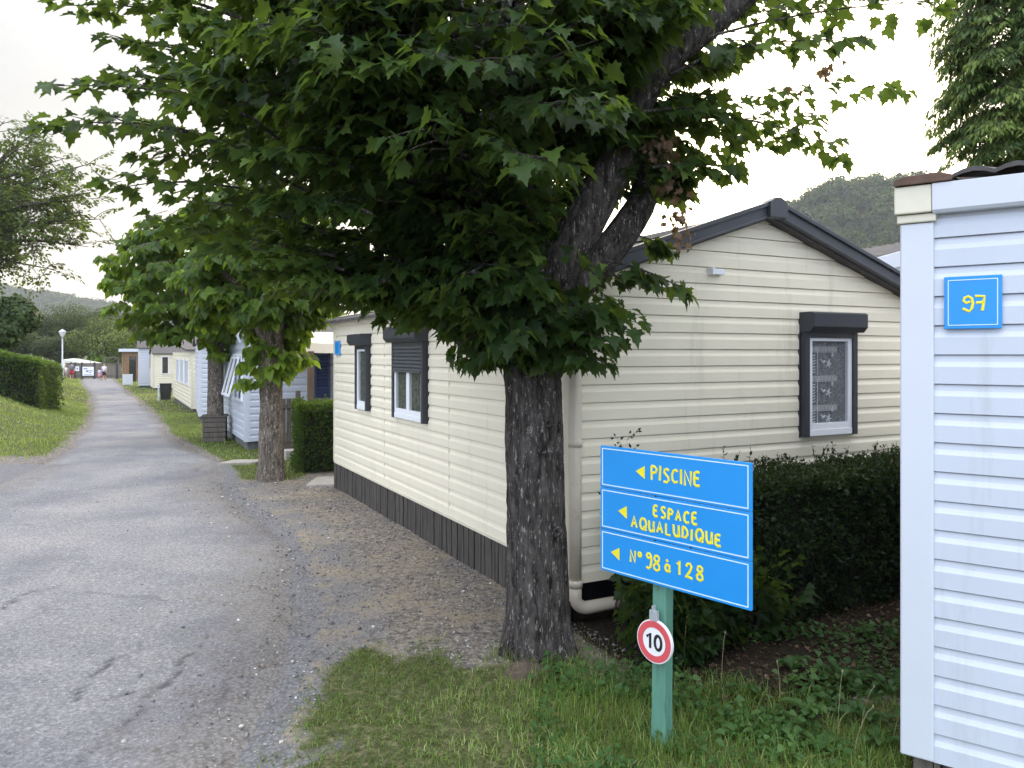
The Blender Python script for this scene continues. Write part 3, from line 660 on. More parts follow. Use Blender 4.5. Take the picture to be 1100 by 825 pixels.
def right_home():
    C = Vector((1.837, 3.63, 0)); d = Vector((.805, -.593, 0)); n = Vector((-.593, -.805, 0)); Ln = 6.0; Dp = 3.4
    t = thing('mobile_home', (C.x, C.y, 0), 'white mobile home with blue 97 plate and brown tiled roof edge', 'mobile home', 'mobile homes along the lane')
    fr = Fr(C, d, n)
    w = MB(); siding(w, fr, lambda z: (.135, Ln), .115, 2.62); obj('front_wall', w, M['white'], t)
    w = MB(); w.hexa([fr.p(.02, -.01, .12), fr.p(Ln, -.01, .12), fr.p(Ln, -Dp, .12), fr.p(.02, -Dp, .12), fr.p(.02, -.01, 2.74), fr.p(Ln, -.01, 2.74), fr.p(Ln, -Dp, 2.74), fr.p(.02, -Dp, 2.74)])
    obj('shell', w, M['white_trim'], t)
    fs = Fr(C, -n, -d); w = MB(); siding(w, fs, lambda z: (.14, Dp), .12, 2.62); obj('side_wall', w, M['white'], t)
    c = MB(); fbox(c, fr, 0, .14, -.14, .030, .125, 2.605); obj('corner_trim', c, M['white_trim'], t, bevel=.008)
    c = MB(); fbox(c, fr, -.012, .150, -.15, .042, 2.607, 2.645)
    fbox(c, fr, -.02, .135, -.16, .060, 2.648, 2.775); obj('corner_cap', c, M['cream_old'], t, bevel=.006)
    c = MB()
    prof = [(.0, 2.640), (.050, 2.640), (.062, 2.655), (.066, 2.775), (.0, 2.782)]
    c.loft([[fr.p(a, q, z) for q, z in prof] for a in (.137, Ln)]); obj('fascia', c, M['white_trim'], t, bevel=.003)
    # pantile roof rising away from the facade
    rf = MB(); nn = 240
    roof_slab(rf, fr, .22, Ln, .07, -Dp / 2, 2.79, 3.12, .016, .024, 8 * int((Ln - .22) / .32)); obj('roof', rf, M['tile'], t)
    rf = MB(); roof_slab(rf, fr, -.02, Ln, -Dp - .07, -Dp / 2, 2.79, 3.12, .018); fbox(rf, fr, -.01, Ln, -Dp + .05, -.05, 2.742, 2.786); obj('back_slope', rf, M['tile'], t)
    rf = MB()
    prof = [(-.02, 2.778), (.215, 2.778), (.225, 2.802), (.17, 2.822), (.02, 2.818), (-.02, 2.805)]
    rf.loft([[fr.p(a, q, z + (0.04 if q < 0 else 0)) for a, z in prof] for q in (.075, -.55)])
    prof2 = [(-.02, 2.83), (.215, 2.83), (.2, 2.87), (.0, 2.87)]
    obj('verge_tile', rf, M['tile_brown'], t, bevel=.004)
    # number plate
    pa0, pa1, z0, z1 = .182, .405, 2.112, 2.348
    p = MB(); fbox(p, fr, pa0, pa1, .019, .031, z0, z1); pl = obj('number_plate', p, M['blue'], t, bevel=.002)
    p = MB(); i = .015; q = .0035
    for (x0, x1, y0, y1) in ((pa0 + i, pa1 - i, z0 + i, z0 + i + q), (pa0 + i, pa1 - i, z1 - i - q, z1 - i), (pa0 + i, pa0 + i + q, z0 + i + q, z1 - i - q), (pa1 - i - q, pa1 - i, z0 + i + q, z1 - i - q)): fbox(p, fr, x0, x1, .031, .0325, y0, y1)
    obj('plate_border', p, M['line'], pl)
    p = MB(); cx, cz = .295, 2.225
    nine = [[(-.010, .008), (-.026, .002), (-.036, .012), (-.032, .026), (-.018, .032), (-.004, .022), (.000, .000), (-.004, -.022), (-.014, -.036), (-.040, -.022)]]
    seven = [[(.008, .032), (.044, .030), (.041, .0), (.036, -.034)], [(.012, .002), (.044, .004)]]
    strokes(p, fr, .0325, nine, cx, cz, 1, .0056); strokes(p, fr, .0325, seven, cx, cz, 1, .0056)
    obj('plate_number', p, M['yellow'], pl)
    u = MB(); fbox(u, fr, .05, .13, -.10, -.012, -.1, .12); fbox(u, fr, .135, .16, -.05, -.014, -.1, .115)
    obj('timber_prop', u, M['wood_grey'], t)
    u = MB(); fbox(u, fr, .17, Ln, -.06, -.02, -.1, .112); fbox(u, fs, .2, Dp, -.09, -.05, -.1, .112); obj('timber_skirt', u, M['skirt'], t)
right_home()

def small_window(fr, parent, a0, a1, z0, z1, panes=2, blue=True, m='pvc', name='window'):
    f = MB(); w = .05; st = (a1 - a0) / panes; g = MB()
    fbox(f, fr, a0 - w, a1 + w, .015, .06, z0 - w, z0); fbox(f, fr, a0 - w, a1 + w, .015, .06, z1, z1 + w)
    for k in range(panes + 1): fbox(f, fr, a0 + k * st - w / 2, a0 + k * st + w / 2, .015, .058, z0, z1)
    for k in range(panes): g.quad(fr.p(a0 + k * st, .035, z0), fr.p(a0 + (k + 1) * st, .035, z0), fr.p(a0 + (k + 1) * st, .035, z1), fr.p(a0 + k * st, .035, z1))
    o = obj(name, f, M[m], parent); obj('pane', g, M['pane_blue'] if blue else M['pane_dark'], o); return o
def pane_mat(name, c):
    m, N, L, b = new_mat(name); b.inputs['Base Color'].default_value = (*c, 1); b.inputs['Roughness'].default_value = .06; b.inputs['Specular IOR Level'].default_value = .8; return m
M['pane_blue'] = pane_mat('blue_pane', (.05, .08, .17)); M['pane_dark'] = pane_mat('dark_pane', (.02, .022, .025))

def row_home(C, dirw, width, depth, eave, rise, wall, label, plinth='plinth', roof='tile', gable=True):
    """a mobile home standing back in the row: its end faces the lane"""
    C = Vector((C[0], C[1], 0)); dw = Vector((*dirw, 0)).normalized(); df = Vector((dw.y, -dw.x, 0))
    gb = min(float(gz(C.x, C.y)), float(gz(C.x + dw.x * width, C.y + dw.y * width)))
    t = thing('mobile_home', (C.x, C.y, gb), label, 'mobile home', 'mobile homes along the lane')
    fe = Fr(C, dw, -df); fs = Fr(C, df, -dw)
    e = gb + eave; pk = e + rise
    def ext(z):
        if z <= e: return (.04, width - .04)
        k = (z - e) / rise * width / 2; return (k, width - k)
    w = MB(); siding(w, fe, ext, gb + .22, pk if gable else e, .15, .02); obj('lane_wall', w, M[wall], t)
    w = MB(); siding(w, fs, lambda z: (.04, depth), gb + .22, e, .15, .02); obj('side_wall', w, M[wall], t)
    w = MB(); w.hexa([fe.p(.01, -.01, gb + .23), fe.p(width - .01, -.01, gb + .23), fe.p(width - .01, -depth, gb + .23), fe.p(.01, -depth, gb + .23), fe.p(.01, -.01, e), fe.p(width - .01, -.01, e), fe.p(width - .01, -depth, e), fe.p(.01, -depth, e)])
    if gable: w.loft([[fe.p(.01, b, e - .001), fe.p(width - .01, b, e - .001), fe.p(width / 2, b, pk - .01)] for b in (-.012, -depth)])
    obj('shell', w, M['white_trim'] if wall == 'white' else M['cream_trim'], t)
    
    for a0 in (-.02, width - .09): c = MB(); fbox(c, fe, a0, a0 + .11, -.09, .03, gb + .22, e); obj('corner_trim', c, M['white_trim'] if wall == 'white' else M['cream_trim'], t)
    p = MB(); fbox(p, fe, .05, width - .05, -depth, -.04, gb - .3, gb + .236); obj('plinth', p, M[plinth], t)
    r = MB(); fr = Fr(C, df, dw)
    if gable:
        sl = rise / (width / 2)
        for b0 in (-.12, width + .12): roof_slab(r, fr, -.12, depth, b0, width / 2, e - .12 * sl + .02, pk + .02, .06)
    else: roof_slab(r, fr, -.2, depth, -.15, width + .15, e + .02, e + rise, .07)
    obj('roof', r, M[roof], t)
    return t, fe, fs, gb
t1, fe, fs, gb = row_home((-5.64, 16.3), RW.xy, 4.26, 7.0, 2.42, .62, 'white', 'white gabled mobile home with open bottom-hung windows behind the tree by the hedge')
k = MB(); 
for b0, b1 in ((-.12, 2.13), (4.38, 2.13)):
    za, zb = gb + 2.42 - .035, gb + 3.04
    k.hexa([fe.p(b0, .125, za - .06), fe.p(b1, .125, zb - .06), fe.p(b1, .15, zb - .06), fe.p(b0, .15, za - .06), fe.p(b0, .125, za + .09), fe.p(b1, .125, zb + .09), fe.p(b1, .15, zb + .09), fe.p(b0, .15, za + .09)])
obj('roof_edge', k, M['white_trim'], t1)
small_window(fe, t1, .35, 1.5, 1.02, 1.95, 2); small_window(fe, t1, 2.4, 3.6, 1.02, 1.95, 2)
for a0 in (.35, .92, 2.4, 3.0):            # open sashes, hinged at the top
    s = MB(); 
    for (x0, x1, q0, q1) in ((0, .05, 0, 1), (.50, .55, 0, 1), (.05, .5, 0, .06), (.05, .5, .94, 1)):
        def pt(x, q, o): return fe.p(a0 + x, .07 + .22 * (1 - q) + o, 1.08 + .86 * q)
        s.hexa([pt(x0, q0, 0), pt(x1, q0, 0), pt(x1, q0, .035), pt(x0, q0, .035), pt(x0, q1, 0), pt(x1, q1, 0), pt(x1, q1, .035), pt(x0, q1, .035)])
    o = obj('open_sash', s, M['pvc'], t1)
    g = MB(); g.quad(pt(.05, .06, .015), pt(.5, .06, .015), pt(.5, .94, .015), pt(.05, .94, .015)); obj('glass', g, M['glass'], o)
# blue louvre shutter, round wall mirror and window on the side wall under the awning
s = MB(); fbox(s, fs, 1.43, 1.48, .02, .07, .55, 2.05); fbox(s, fs, 1.73, 1.78, .02, .07, .55, 2.05); fbox(s, fs, 1.48, 1.73, .02, .07, 2.0, 2.05); fbox(s, fs, 1.48, 1.73, .02, .07, .55, .62)
z = .63
while z < 1.99:
    s.hexa([fs.p(1.48, .055, z), fs.p(1.73, .055, z), fs.p(1.73, .065, z), fs.p(1.48, .065, z), fs.p(1.48, .02, z + .07), fs.p(1.73, .02, z + .07), fs.p(1.73, .03, z + .07), fs.p(1.48, .03, z + .07)]); z += .075
obj('louvre_shutter', s, M['shutter_blue'], t1)
small_window(fs, t1, 1.95, 2.9, .75, 1.9, 2, m='wood_post')
s = MB(); c = fs.p(1.09, .04, 1.86); rr = [c + fs.dx * (.17 * math.cos(a)) + Vector((0, 0, .17 * math.sin(a))) for a in np.linspace(0, 2 * math.pi, 25)]
s.tube(rr, .025, 8); obj('wall_ring', s, M['wood_grey'], t1, smooth=True)

t2, fe2, fs2, gb2 = row_home((-9.72, 23.9), (-.40, .917), 4.0, 7.0, 2.45, .6, 'white', 'plain white mobile home half hidden behind the tree in the timber box')
t3, fe3, fs3, gb3 = row_home((-11.9, 28.6), (-.463, .886), 9.6, 3.6, 2.35, .5, 'cream', 'long pale cream mobile home with three white windows lying along the lane', gable=False)
for a in (1.2, 3.4, 5.6): small_window(fe3, t3, a, a + 1.3, gb3 + 1.1, gb3 + 2.0, 2)
c = MB(); fbox(c, fs3, 1.0, 1.7, .02, .06, gb3 + .4, gb3 + 2.2); obj('door', c, M['wood_post'], t3)
t4, fe4, fs4, gb4 = row_home((-24.0, 51.5), (-.47, .88), 3.4, 4.0, 2.5, .55, 'cream', 'cream mobile home between the white home and the dark bin')
small_window(fs4, t4, .5, .9, gb4 + 1.2, gb4 + 2.3, 1, blue=False)
t5, fe5, fs5, gb5 = row_home((-27.2, 56.0), (-.42, .90), 3.6, 4.0, 2.95, .5, 'white', 'small white mobile home on a grey base with dark shutters, near the brown chalet')
for fr_, a in ((fs5, .75), (fe5, .6), (fe5, 2.3)):
    s = MB(); fbox(s, fr_, a, a + .38, .02, .07, gb5 + 1.5, gb5 + 2.7); obj('shutter', s, M['leaf_dark_paint'] if 'leaf_dark_paint' in M else M['anthracite'], t5)
def far_white_home():
    C = Vector((4.55, 10.2, 0)); t = thing('mobile_home', C, 'white mobile home showing only its gable edge behind the cream home', 'mobile home', 'mobile homes along the lane')
    dx = Vector((.93, .37, 0)).normalized(); n = Vector((.37, -.93, 0)); fr = Fr(C, dx, n)
    w = MB()
    def ext(z): return (.03 + max(0, (z - 2.75)) / .62 * 1.0, 3.9) if z > 2.75 else (.03, 3.9)
    siding(w, fr, lambda z: (.03, 3.9), .3, 2.9); obj('front_wall', w, M['white'], t)
    w = MB(); w.loft([[fr.p(0, b, .28), fr.p(4, b, .28), fr.p(4, b, 3.1), fr.p(2, b, 3.62), fr.p(0, b, 3.1)] for b in (-.01, -6)]); obj('shell', w, M['white_trim'], t)
    f2 = MB(); q = Fr(C, -n, dx)
    for b0 in (-.15, 4.15): roof_slab(f2, q, -.015, 6, b0, 2, 3.13 - .0, 3.66, .035, .03, 120)
    obj('roof', f2, M['tile'], t)
    e = MB(); 
    for b0 in (-.12, 4.12): e.hexa([q.p(-.06, b0, 2.97), q.p(-.02, b0, 2.97), q.p(-.02, 2, 3.5), q.p(-.06, 2, 3.5), q.p(-.06, b0, 3.17), q.p(-.02, b0, 3.17), q.p(-.02, 2, 3.70), q.p(-.06, 2, 3.70)])
    obj('roof_edge', e, M['white_trim'], t)
    p = MB(); fbox(p, fr, .05, 3.95, -6, -.05, -.1, .29); obj('plinth', p, M['plinth'], t)
far_white_home()
def chalet():
    g = G(133, 407); Y = 76.0; C = Vector(((133 - 550) / F * Y, Y, 0)); gb = float(gz(C.x, C.y))
    t = thing('wooden_chalet', (C.x, C.y, gb), 'small brown boarded chalet with flat white-edged roof at the lane end', 'chalet')
    fl = Fr(C, (-.52, .85, 0), (-.85, -.52, 0)); ff = Fr(C, (.97, .25, 0), (.25, -.97, 0))
    w = MB(); siding(w, fl, lambda z: (0, 1.9), gb, gb + 2.95, .16, .03); siding(w, ff, lambda z: (0, .5), gb, gb + 2.95, .16, .03); siding(w, ff, lambda z: (1.1, 3.2), gb, gb + 2.95, .16, .03); siding(w, ff, lambda z: (.5, 1.1), gb + 2.5, gb + 2.95, .16, .03)
    obj('wall', w, M['chalet'], t)
    s = MB(); s.loft([[C + Vector((0, 0, z)) + Vector(v) for v in ((.05, .05, 0), (3.1, .8, 0), (2.4, 2.6, 0), (-.85, 1.6, 0))] for z in (gb, gb + 2.9)]); obj('shell', s, M['wood_post'], t)
    d = MB(); fbox(d, ff, .56, 1.04, .0, .05, gb + .05, gb + 2.4); fbox(d, ff, .5, .56, .0, .08, gb, gb + 2.5); fbox(d, ff, 1.04, 1.1, .0, .08, gb, gb + 2.5); obj('door', d, M['pane_dark'], t)
    r = MB(); r.loft([[C + Vector((0, 0, z)) + Vector(v) for v in ((-.25, -.45, 0), (3.7, .5, 0), (2.7, 3.0, 0), (-1.5, 1.9, 0))] for z in (gb + 2.96, gb + 3.25)]); obj('roof', r, M['white_trim'], t)
chalet()

# ------------------------------------------------------------------ terrace by the hedge
def terrace():
    o = fs.p(1.0, .2, 0)
    t = thing('terrace', (o.x, o.y, float(gz(o.x, o.y))), 'timber terrace with beige canvas awning and plank railing beside the white home', 'terrace')
    d = MB(); fbox(d, fs, .36, 4.6, .1, 1.9, .16, .30); obj('deck', d, M['wood_grey'], t)
    for a in (.885, 4.5): p = MB(); fbox(p, fs, a, a + .11, 1.78, 1.89, .30, 2.05); obj('post', p, M['wood_post'], t)
    r = MB(); a = .37
    while a < .60: fbox(r, fs, a, a + .09, 1.84, 1.87, .12, 1.13); a += .105
    fbox(r, fs, .655, .735, 1.80, 1.89, .0, 1.28); fbox(r, fs, .36, .655, 1.87, 1.90, .95, 1.02); fbox(r, fs, .36, .655, 1.87, 1.90, .25, .32)
    fbox(r, fs, 1.0, 4.5, 1.80, 1.90, 1.06, 1.12)
    obj('railing', r, M['wood_grey'], t)
    w = MB(); n = 24                        # sagging canvas with a scalloped front
    for k in range(n):
        a0, a1 = .55 + 4.1 * k / n, .55 + 4.1 * (k + 1) / n
        sg = lambda a: -.10 * abs(math.sin((a - .55) * 2.2)) 
        top0, top1 = fs.p(a0, .05, 2.48), fs.p(a1, .05, 2.48)
        m0, m1 = fs.p(a0, 1.75, 2.30 + sg(a0)), fs.p(a1, 1.75, 2.30 + sg(a1))
        e0, e1 = fs.p(a0, 1.86, 2.07 + .6 * sg(a0)), fs.p(a1, 1.86, 2.07 + .6 * sg(a1))
        w.quad(top0, top1, m1, m0); w.quad(m0, m1, e1, e0)
    obj('awning', w, M['awning'], t)
    s = MB(); fbox(s, fs, .38, .80, 1.92, 2.28, -.1, .17); obj('step', s, M['concrete'], t, bevel=.01)
    b = MB()
    tag_ = None
    tb = thing('table', fs.p(2.2, 1.2, .30), 'dark table with bottle on the terrace behind the clipped hedge', 'table')
    m = MB(); fbox(m, fs, 1.55, 2.6, .9, 1.6, 1.0, 1.04); obj('tabletop', m, M['wood_grey'], tb)
    for a in (1.6, 2.5):
        for q in (.95, 1.5):
            m = MB(); fbox(m, fs, a, a + .05, q, q + .05, .30, 1.0); obj('leg', m, M['wood_grey'], tb)
    c = fs.p(1.66, 1.5, 1.041); m = MB()
    m.loft([[Vector((c.x + r_ * math.cos(k * math.pi / 5), c.y + r_ * math.sin(k * math.pi / 5), c.z + z_)) for k in range(10)] for r_, z_ in ((.04, 0), (.042, .18), (.015, .24), (.015, .31))])
    tag(obj('bottle', m, M['dark_box'], loc=c, smooth=True), 'dark bottle standing on the terrace table', 'bottle')
    c = fs.p(2.02, 1.45, 1.041); m = MB()
    m.loft([[Vector((c.x + (.17 + .03 * math.sin(3 * k)) * s_ * math.cos(k * math.pi / 6), c.y + .12 * s_ * math.sin(k * math.pi / 6), c.z + z_ + (.04 * math.sin(k * 2.1) if z_ > .1 else 0))) for k in range(12)] for s_, z_ in ((.8, 0), (1, .06), (.8, .16), (.35, .24))])
    tag(obj('bag', m, M['dark_box'], loc=c, smooth=True), 'crumpled black bag on the terrace table', 'bag')
terrace()

# ------------------------------------------------------------------ direction sign and speed disc
def direction_sign():
    C = G(712, 801); d = Vector((.667, -.745, 0)); n = Vector((-.745, -.667, 0))
    t = thing('direction_sign', C, 'blue three-board pool direction sign on a green post with a 10 disc', 'sign')
    fr = Fr((.72, 3.89, 0), d, n)          # b = 0 is the front of the boards
    # the post, very slightly leaning
    p = MB(); q = Fr((.767, 3.93, 0), d, n); w = .042; g0 = C.z - .1
    rings = []
    for k in range(12):
        z = g0 + (1.45 - g0) * k / 11; s = (z - .8) * .012; ww = w * (1 + (.10 if k < 2 else 0))
        rings.append([q.p(s - ww, -ww, z), q.p(s + ww, -ww, z), q.p(s + ww, ww * .6, z), q.p(s - ww, ww * .6, z)])
    p.loft(rings); obj('post', p, M['green_post'], t, bevel=.006)
    s0, s1, z0, z1 = -.3625, .545, .832, 1.506; h = (z1 - z0) / 3
    # word, left end, right end, baseline above the board's foot, letter height
    txt = [[('PISCINE', -.018, .272, .079, .068)], [('ESPACE', -.004, .254, .120, .052), ('AQUALUDIQUE', -.146, .388, .042, .054)], [('No', -.153, -.085, .082, .060), ('98', -.052, .030, .078, .068), ('a', .068, .104, .080, .058), ('128', .150, .287, .080, .066)]]
    arrow = [(-.118, .112), (-.236, .114), (-.286, .111)]
    for k in range(3):
        zb = z1 - (k + 1) * h; b = MB(); fbox(b, fr, s0, s1, -.016, 0, zb + .0015, zb + h - .0015)
        bd = obj('board', b, M['blue'], t, bevel=.002)
        bd['label'] = ('blue board reading PISCINE', 'blue board reading ESPACE AQUALUDIQUE', 'blue board reading No 98 to 128')[k]
        l = MB(); i, e = .013, .0052; x0, x1, y0, y1 = s0 + i, s1 - i, zb + i, zb + h - i
        for (u0, u1, v0, v1) in ((x0, x1, y0, y0 + e), (x0, x1, y1 - e, y1), (x0, x0 + e, y0 + e, y1 - e), (x1 - e, x1, y0 + e, y1 - e)): fbox(l, fr, u0, u1, .0, .0012, v0, v1)
        obj('border_line', l, M['line'], bd)
        for word, xa, xb, dz, s in txt[k]:
            m = MB()
            sx = 1.12 if len(word) > 7 else 1.0; ws = sum(GW[c_] for c_ in word) * s * sx; gap = (xb - xa - ws) / max(1, len(word) - 1); x = xa
            for j, ch in enumerate(word):
                strokes(m, fr, .001, GL[ch], x, zb + dz + s * .05 * math.sin(j * 2.3 + k), s * (1.03 + .06 * math.sin(j * 1.7)), .0067, .03 * math.sin(j), sx); x += GW[ch] * s * sx + gap
            obj('lettering', m, M['yellow'], bd)
        ax, az = arrow[k]; m = MB()
        a = [fr.p(ax + .058, q_, zb + az + .032) for q_ in (0, .0022)] + [fr.p(ax, q_, zb + az) for q_ in (0, .0022)] + [fr.p(ax + .058, q_, zb + az - .034) for q_ in (0, .0022)]
        m.loft([[a[0], a[2], a[4]], [a[1], a[3], a[5]]])
        obj('arrow', m, M['yellow'], bd)
    # speed disc: white plate, red ring, black figures
    cz = .545; ca = .002; b0 = .002
    def disc(r0, r1, q0, q1, nn=48):
        mb = MB(); A = [i * 2 * math.pi / nn for i in range(nn)]
        def ring(r, q): return [fr.p(ca + r * math.cos(a), q, cz + r * math.sin(a)) for a in A]
        if r0 == 0: mb.loft([ring(r1, q0), ring(r1, q1)])
        else:
            rs = [ring(r0, q0), ring(r1, q0), ring(r1, q1), ring(r0, q1)]; mb.loft(rs + [rs[0]], caps=False)
        return mb
    pl = obj('speed_plate', disc(0, .109, -.012, .004), M['sign_white'], t); pl['label'] = 'round speed limit plate reading 10'
    obj('red_ring', disc(.071, .103, .004, .0062), M['sign_red'], pl)
    m = MB(); strokes(m, fr, .006, [[(-.28, .72), (.0, 1), (.0, 0)]], ca - .024, cz - .037, .074, .0078)
    strokes(m, fr, .006, [arc(.3, .5, .27, .48, 90, 450, 20)], ca + .003, cz - .037, .074, .0078); obj('figures', m, M['black'], pl)
    c = MB(); fbox(c, fr, -.028, .020, -.015, .006, .648, .70); fbox(c, fr, -.010, -.002, -.015, .010, .69, .725); obj('bracket', c, M['galv'], t, bevel=.002)
    for (a, z) in ((.01, z1 - h), (.005, z1 - 2 * h), (.22, z1 - 2 * h + .004)):
        m = MB(); m.tube([fr.p(a, .0, z), fr.p(a, .004, z)], .004, 10); obj('screw', m, M['black'], t)
direction_sign()

# ------------------------------------------------------------------ trees
def trunk_mesh(path, rads, nseg, rows, amp, freq, seed, flare=.0):
    """a trunk with real bark ridges; path = list of points"""
    path = np.array([tuple(p) for p in path]); rads = np.array(rads, float); s = np.linspace(0, 1, len(path)); t = np.linspace(0, 1, rows)
    from_ = lambda a: np.interp(t, s, a)
    c = np.stack([from_(path[:, k]) for k in range(3)], 1)
    ker = np.array([1, 2, 3, 2, 1.]) / 9
    for k in range(3):
        pad = np.pad(c[:, k], 2, mode='reflect', reflect_type='odd'); c[:, k] = np.convolve(pad, ker, 'valid')
    r = from_(rads); d = np.gradient(c, axis=0); d = unit(d)
    L = np.concatenate([[0], np.cumsum(np.linalg.norm(np.diff(c, axis=0), axis=1))])
    a0 = unit(np.cross(d, np.array([0.02, 1, .03]))); b0 = np.cross(d, a0)
    th = np.linspace(0, 2 * math.pi, nseg, endpoint=False)
    TH, LL = np.meshgrid(th, L); RR = r[:, None]
    fx = TH * RR * freq + .6 * np.sin(LL * 7 + TH * 2) * .2
    n1 = 1 - np.abs(2 * vnoise((TH / (2 * math.pi)) * round(2 * math.pi * r.mean() * freq) + .35 * vnoise(LL * 9, TH * 3, seed + 5), LL * freq * .13, seed) - 1)
    n2 = vnoise(TH * 30, LL * 22, seed + 2)
    big = vnoise(TH * 1.2 + 3, LL * 1.6, seed + 9)
    wrap = np.minimum(1, np.minimum(TH, 2 * math.pi - TH) * 4)
    h = amp * (n1 - .5) * 1.5 + amp * .5 * (n2 - .5) + (big - .5) * .10 * RR
    fl = 1 + flare * np.exp(-LL / .16) * (1 + .5 * np.sin(TH * 5 + 1))
    Rr = RR * fl + h
    V = c[:, None, :] + Rr[..., None] * (np.cos(TH)[..., None] * a0[:, None, :] + np.sin(TH)[..., None] * b0[:, None, :])
    i = np.arange(rows - 1)[:, None] * nseg; j = np.arange(nseg)[None]; jn = (j + 1) % nseg
    Fc = np.stack([(i + j), (i + jn), (i + nseg + jn), (i + nseg + j)], -1).reshape(-1, 4)
    return V.reshape(-1, 3), Fc
def join_np(parts):
    Vs, Fs, o = [], [], 0
    for V, Fc in parts: Vs.append(V); Fs.append(Fc + o); o += len(V)
    return np.concatenate(Vs), np.concatenate(Fs)
class Spray:
    """collects twigs and leaves of a crown"""
    def __init__(s): s.tl = []; s.pos = []; s.ax = []; s.nr = []; s.sz = []; s.tint = []
    def leaf(s, p, a, n, sz, t): s.pos.append(tuple(p)); s.ax.append(tuple(a)); s.nr.append(tuple(n)); s.sz.append(sz); s.tint.append(t)
    def twig_leaves(s, p0, p1, nrm, n, sz, tint, droop, rng):
        ax = (p1 - p0); L = ax.length; ax.normalize(); side = ax.cross(nrm).normalized()
        for k in range(n):
            f = .18 + .82 * (k + rng.random()) / n; sg = 1 if k % 2 else -1
            ang = rng.uniform(.35, 1.15)
            dr = (ax * math.cos(ang) + side * sg * math.sin(ang) + Vector((rng.gauss(0, .15), rng.gauss(0, .15), -droop * rng.uniform(.4, 1.6)))).normalized()
            p = p0 + (p1 - p0) * f + dr * sz * rng.uniform(.25, .7) + Vector((0, 0, rng.gauss(0, .02)))
            nn = (nrm + Vector((rng.gauss(0, .38), rng.gauss(0, .38), rng.gauss(0, .2)))).normalized()
            s.leaf(p, dr, nn, sz * rng.uniform(.62, 1.2), tint + rng.gauss(0, .2))
        dr = (ax + Vector((0, 0, -droop))).normalized(); s.leaf(p1, dr, (nrm + Vector((rng.gauss(0, .3), rng.gauss(0, .3), 0))).normalized(), sz * .8, tint + .12)
    def spray(s, b, t, nsub, per, sz, rng, tint=.45, rad=.012, droop=.35, spread=.55, start=.12):
        b, t = Vector(b), Vector(t); L = (t - b).length; ax = (t - b).normalized()
        up = Vector((rng.gauss(0, .18), rng.gauss(0, .18), 1)); nrm = (up - ax * up.dot(ax)).normalized(); side = ax.cross(nrm).normalized()
        bend = Vector((rng.gauss(0, .05), rng.gauss(0, .05), rng.uniform(0, .10))) * L
        def at(f): return b + (t - b) * f + bend * (4 * f * (1 - f))
        s.tl.append(([at(f) for f in (0, .2, .4, .6, .8, 1)], [rad * (1 - .8 * f) for f in (0, .2, .4, .6, .8, 1)], 5))
        for k in range(nsub):
            f = start + (1 - start) * (k + .3) / nsub; sg = 1 if k % 2 else -1; p = at(f)
            ln = L * spread * (1.05 - .75 * f) * rng.uniform(.7, 1.2)
            dr = (ax * rng.uniform(.6, 1.0) + side * sg * rng.uniform(.5, 1.0) + Vector((0, 0, rng.gauss(-.05, .16)))).normalized()
            q = p + dr * ln
            s.tl.append(([p, p + dr * ln * .5 + Vector((0, 0, .03 * ln)), q], [rad * .45, rad * .3, rad * .12], 4))
            s.twig_leaves(p, q, nrm, max(3, int(per * ln / (L * spread) + .5)), sz, tint + rng.gauss(0, .08), droop, rng)
        s.twig_leaves(at(.7), t, nrm, per // 2, sz, tint + .06, droop, rng)
    def finish(s, parent, tmpl, m, bark, keep=None):
        pos, ax, nr, sz, ti = (np.array(x, float) for x in (s.pos, s.ax, s.nr, s.sz, s.tint))
        if keep is not None: k = keep(pos); pos, ax, nr, sz, ti = pos[k], ax[k], nr[k], sz[k], ti[k]
        leaves('crown', pos, ax, nr, sz, tmpl, m, parent, ti)
        tw = MB(); ok = np.ones(len(s.tl), bool) if keep is None else keep(np.array([tuple(a[0][-1]) for a in s.tl])) & keep(np.array([tuple(a[0][len(a[0]) // 2]) for a in s.tl]))
        for a, g in zip(s.tl, ok):
            if g: tw.tube(*a)
        obj('twigs', tw, bark, parent)
        return len(pos)
def proj(pos): return np.stack([550 + F * pos[:, 0] / pos[:, 1], HZ - F * (pos[:, 2] - EYE) / pos[:, 1]], 1)
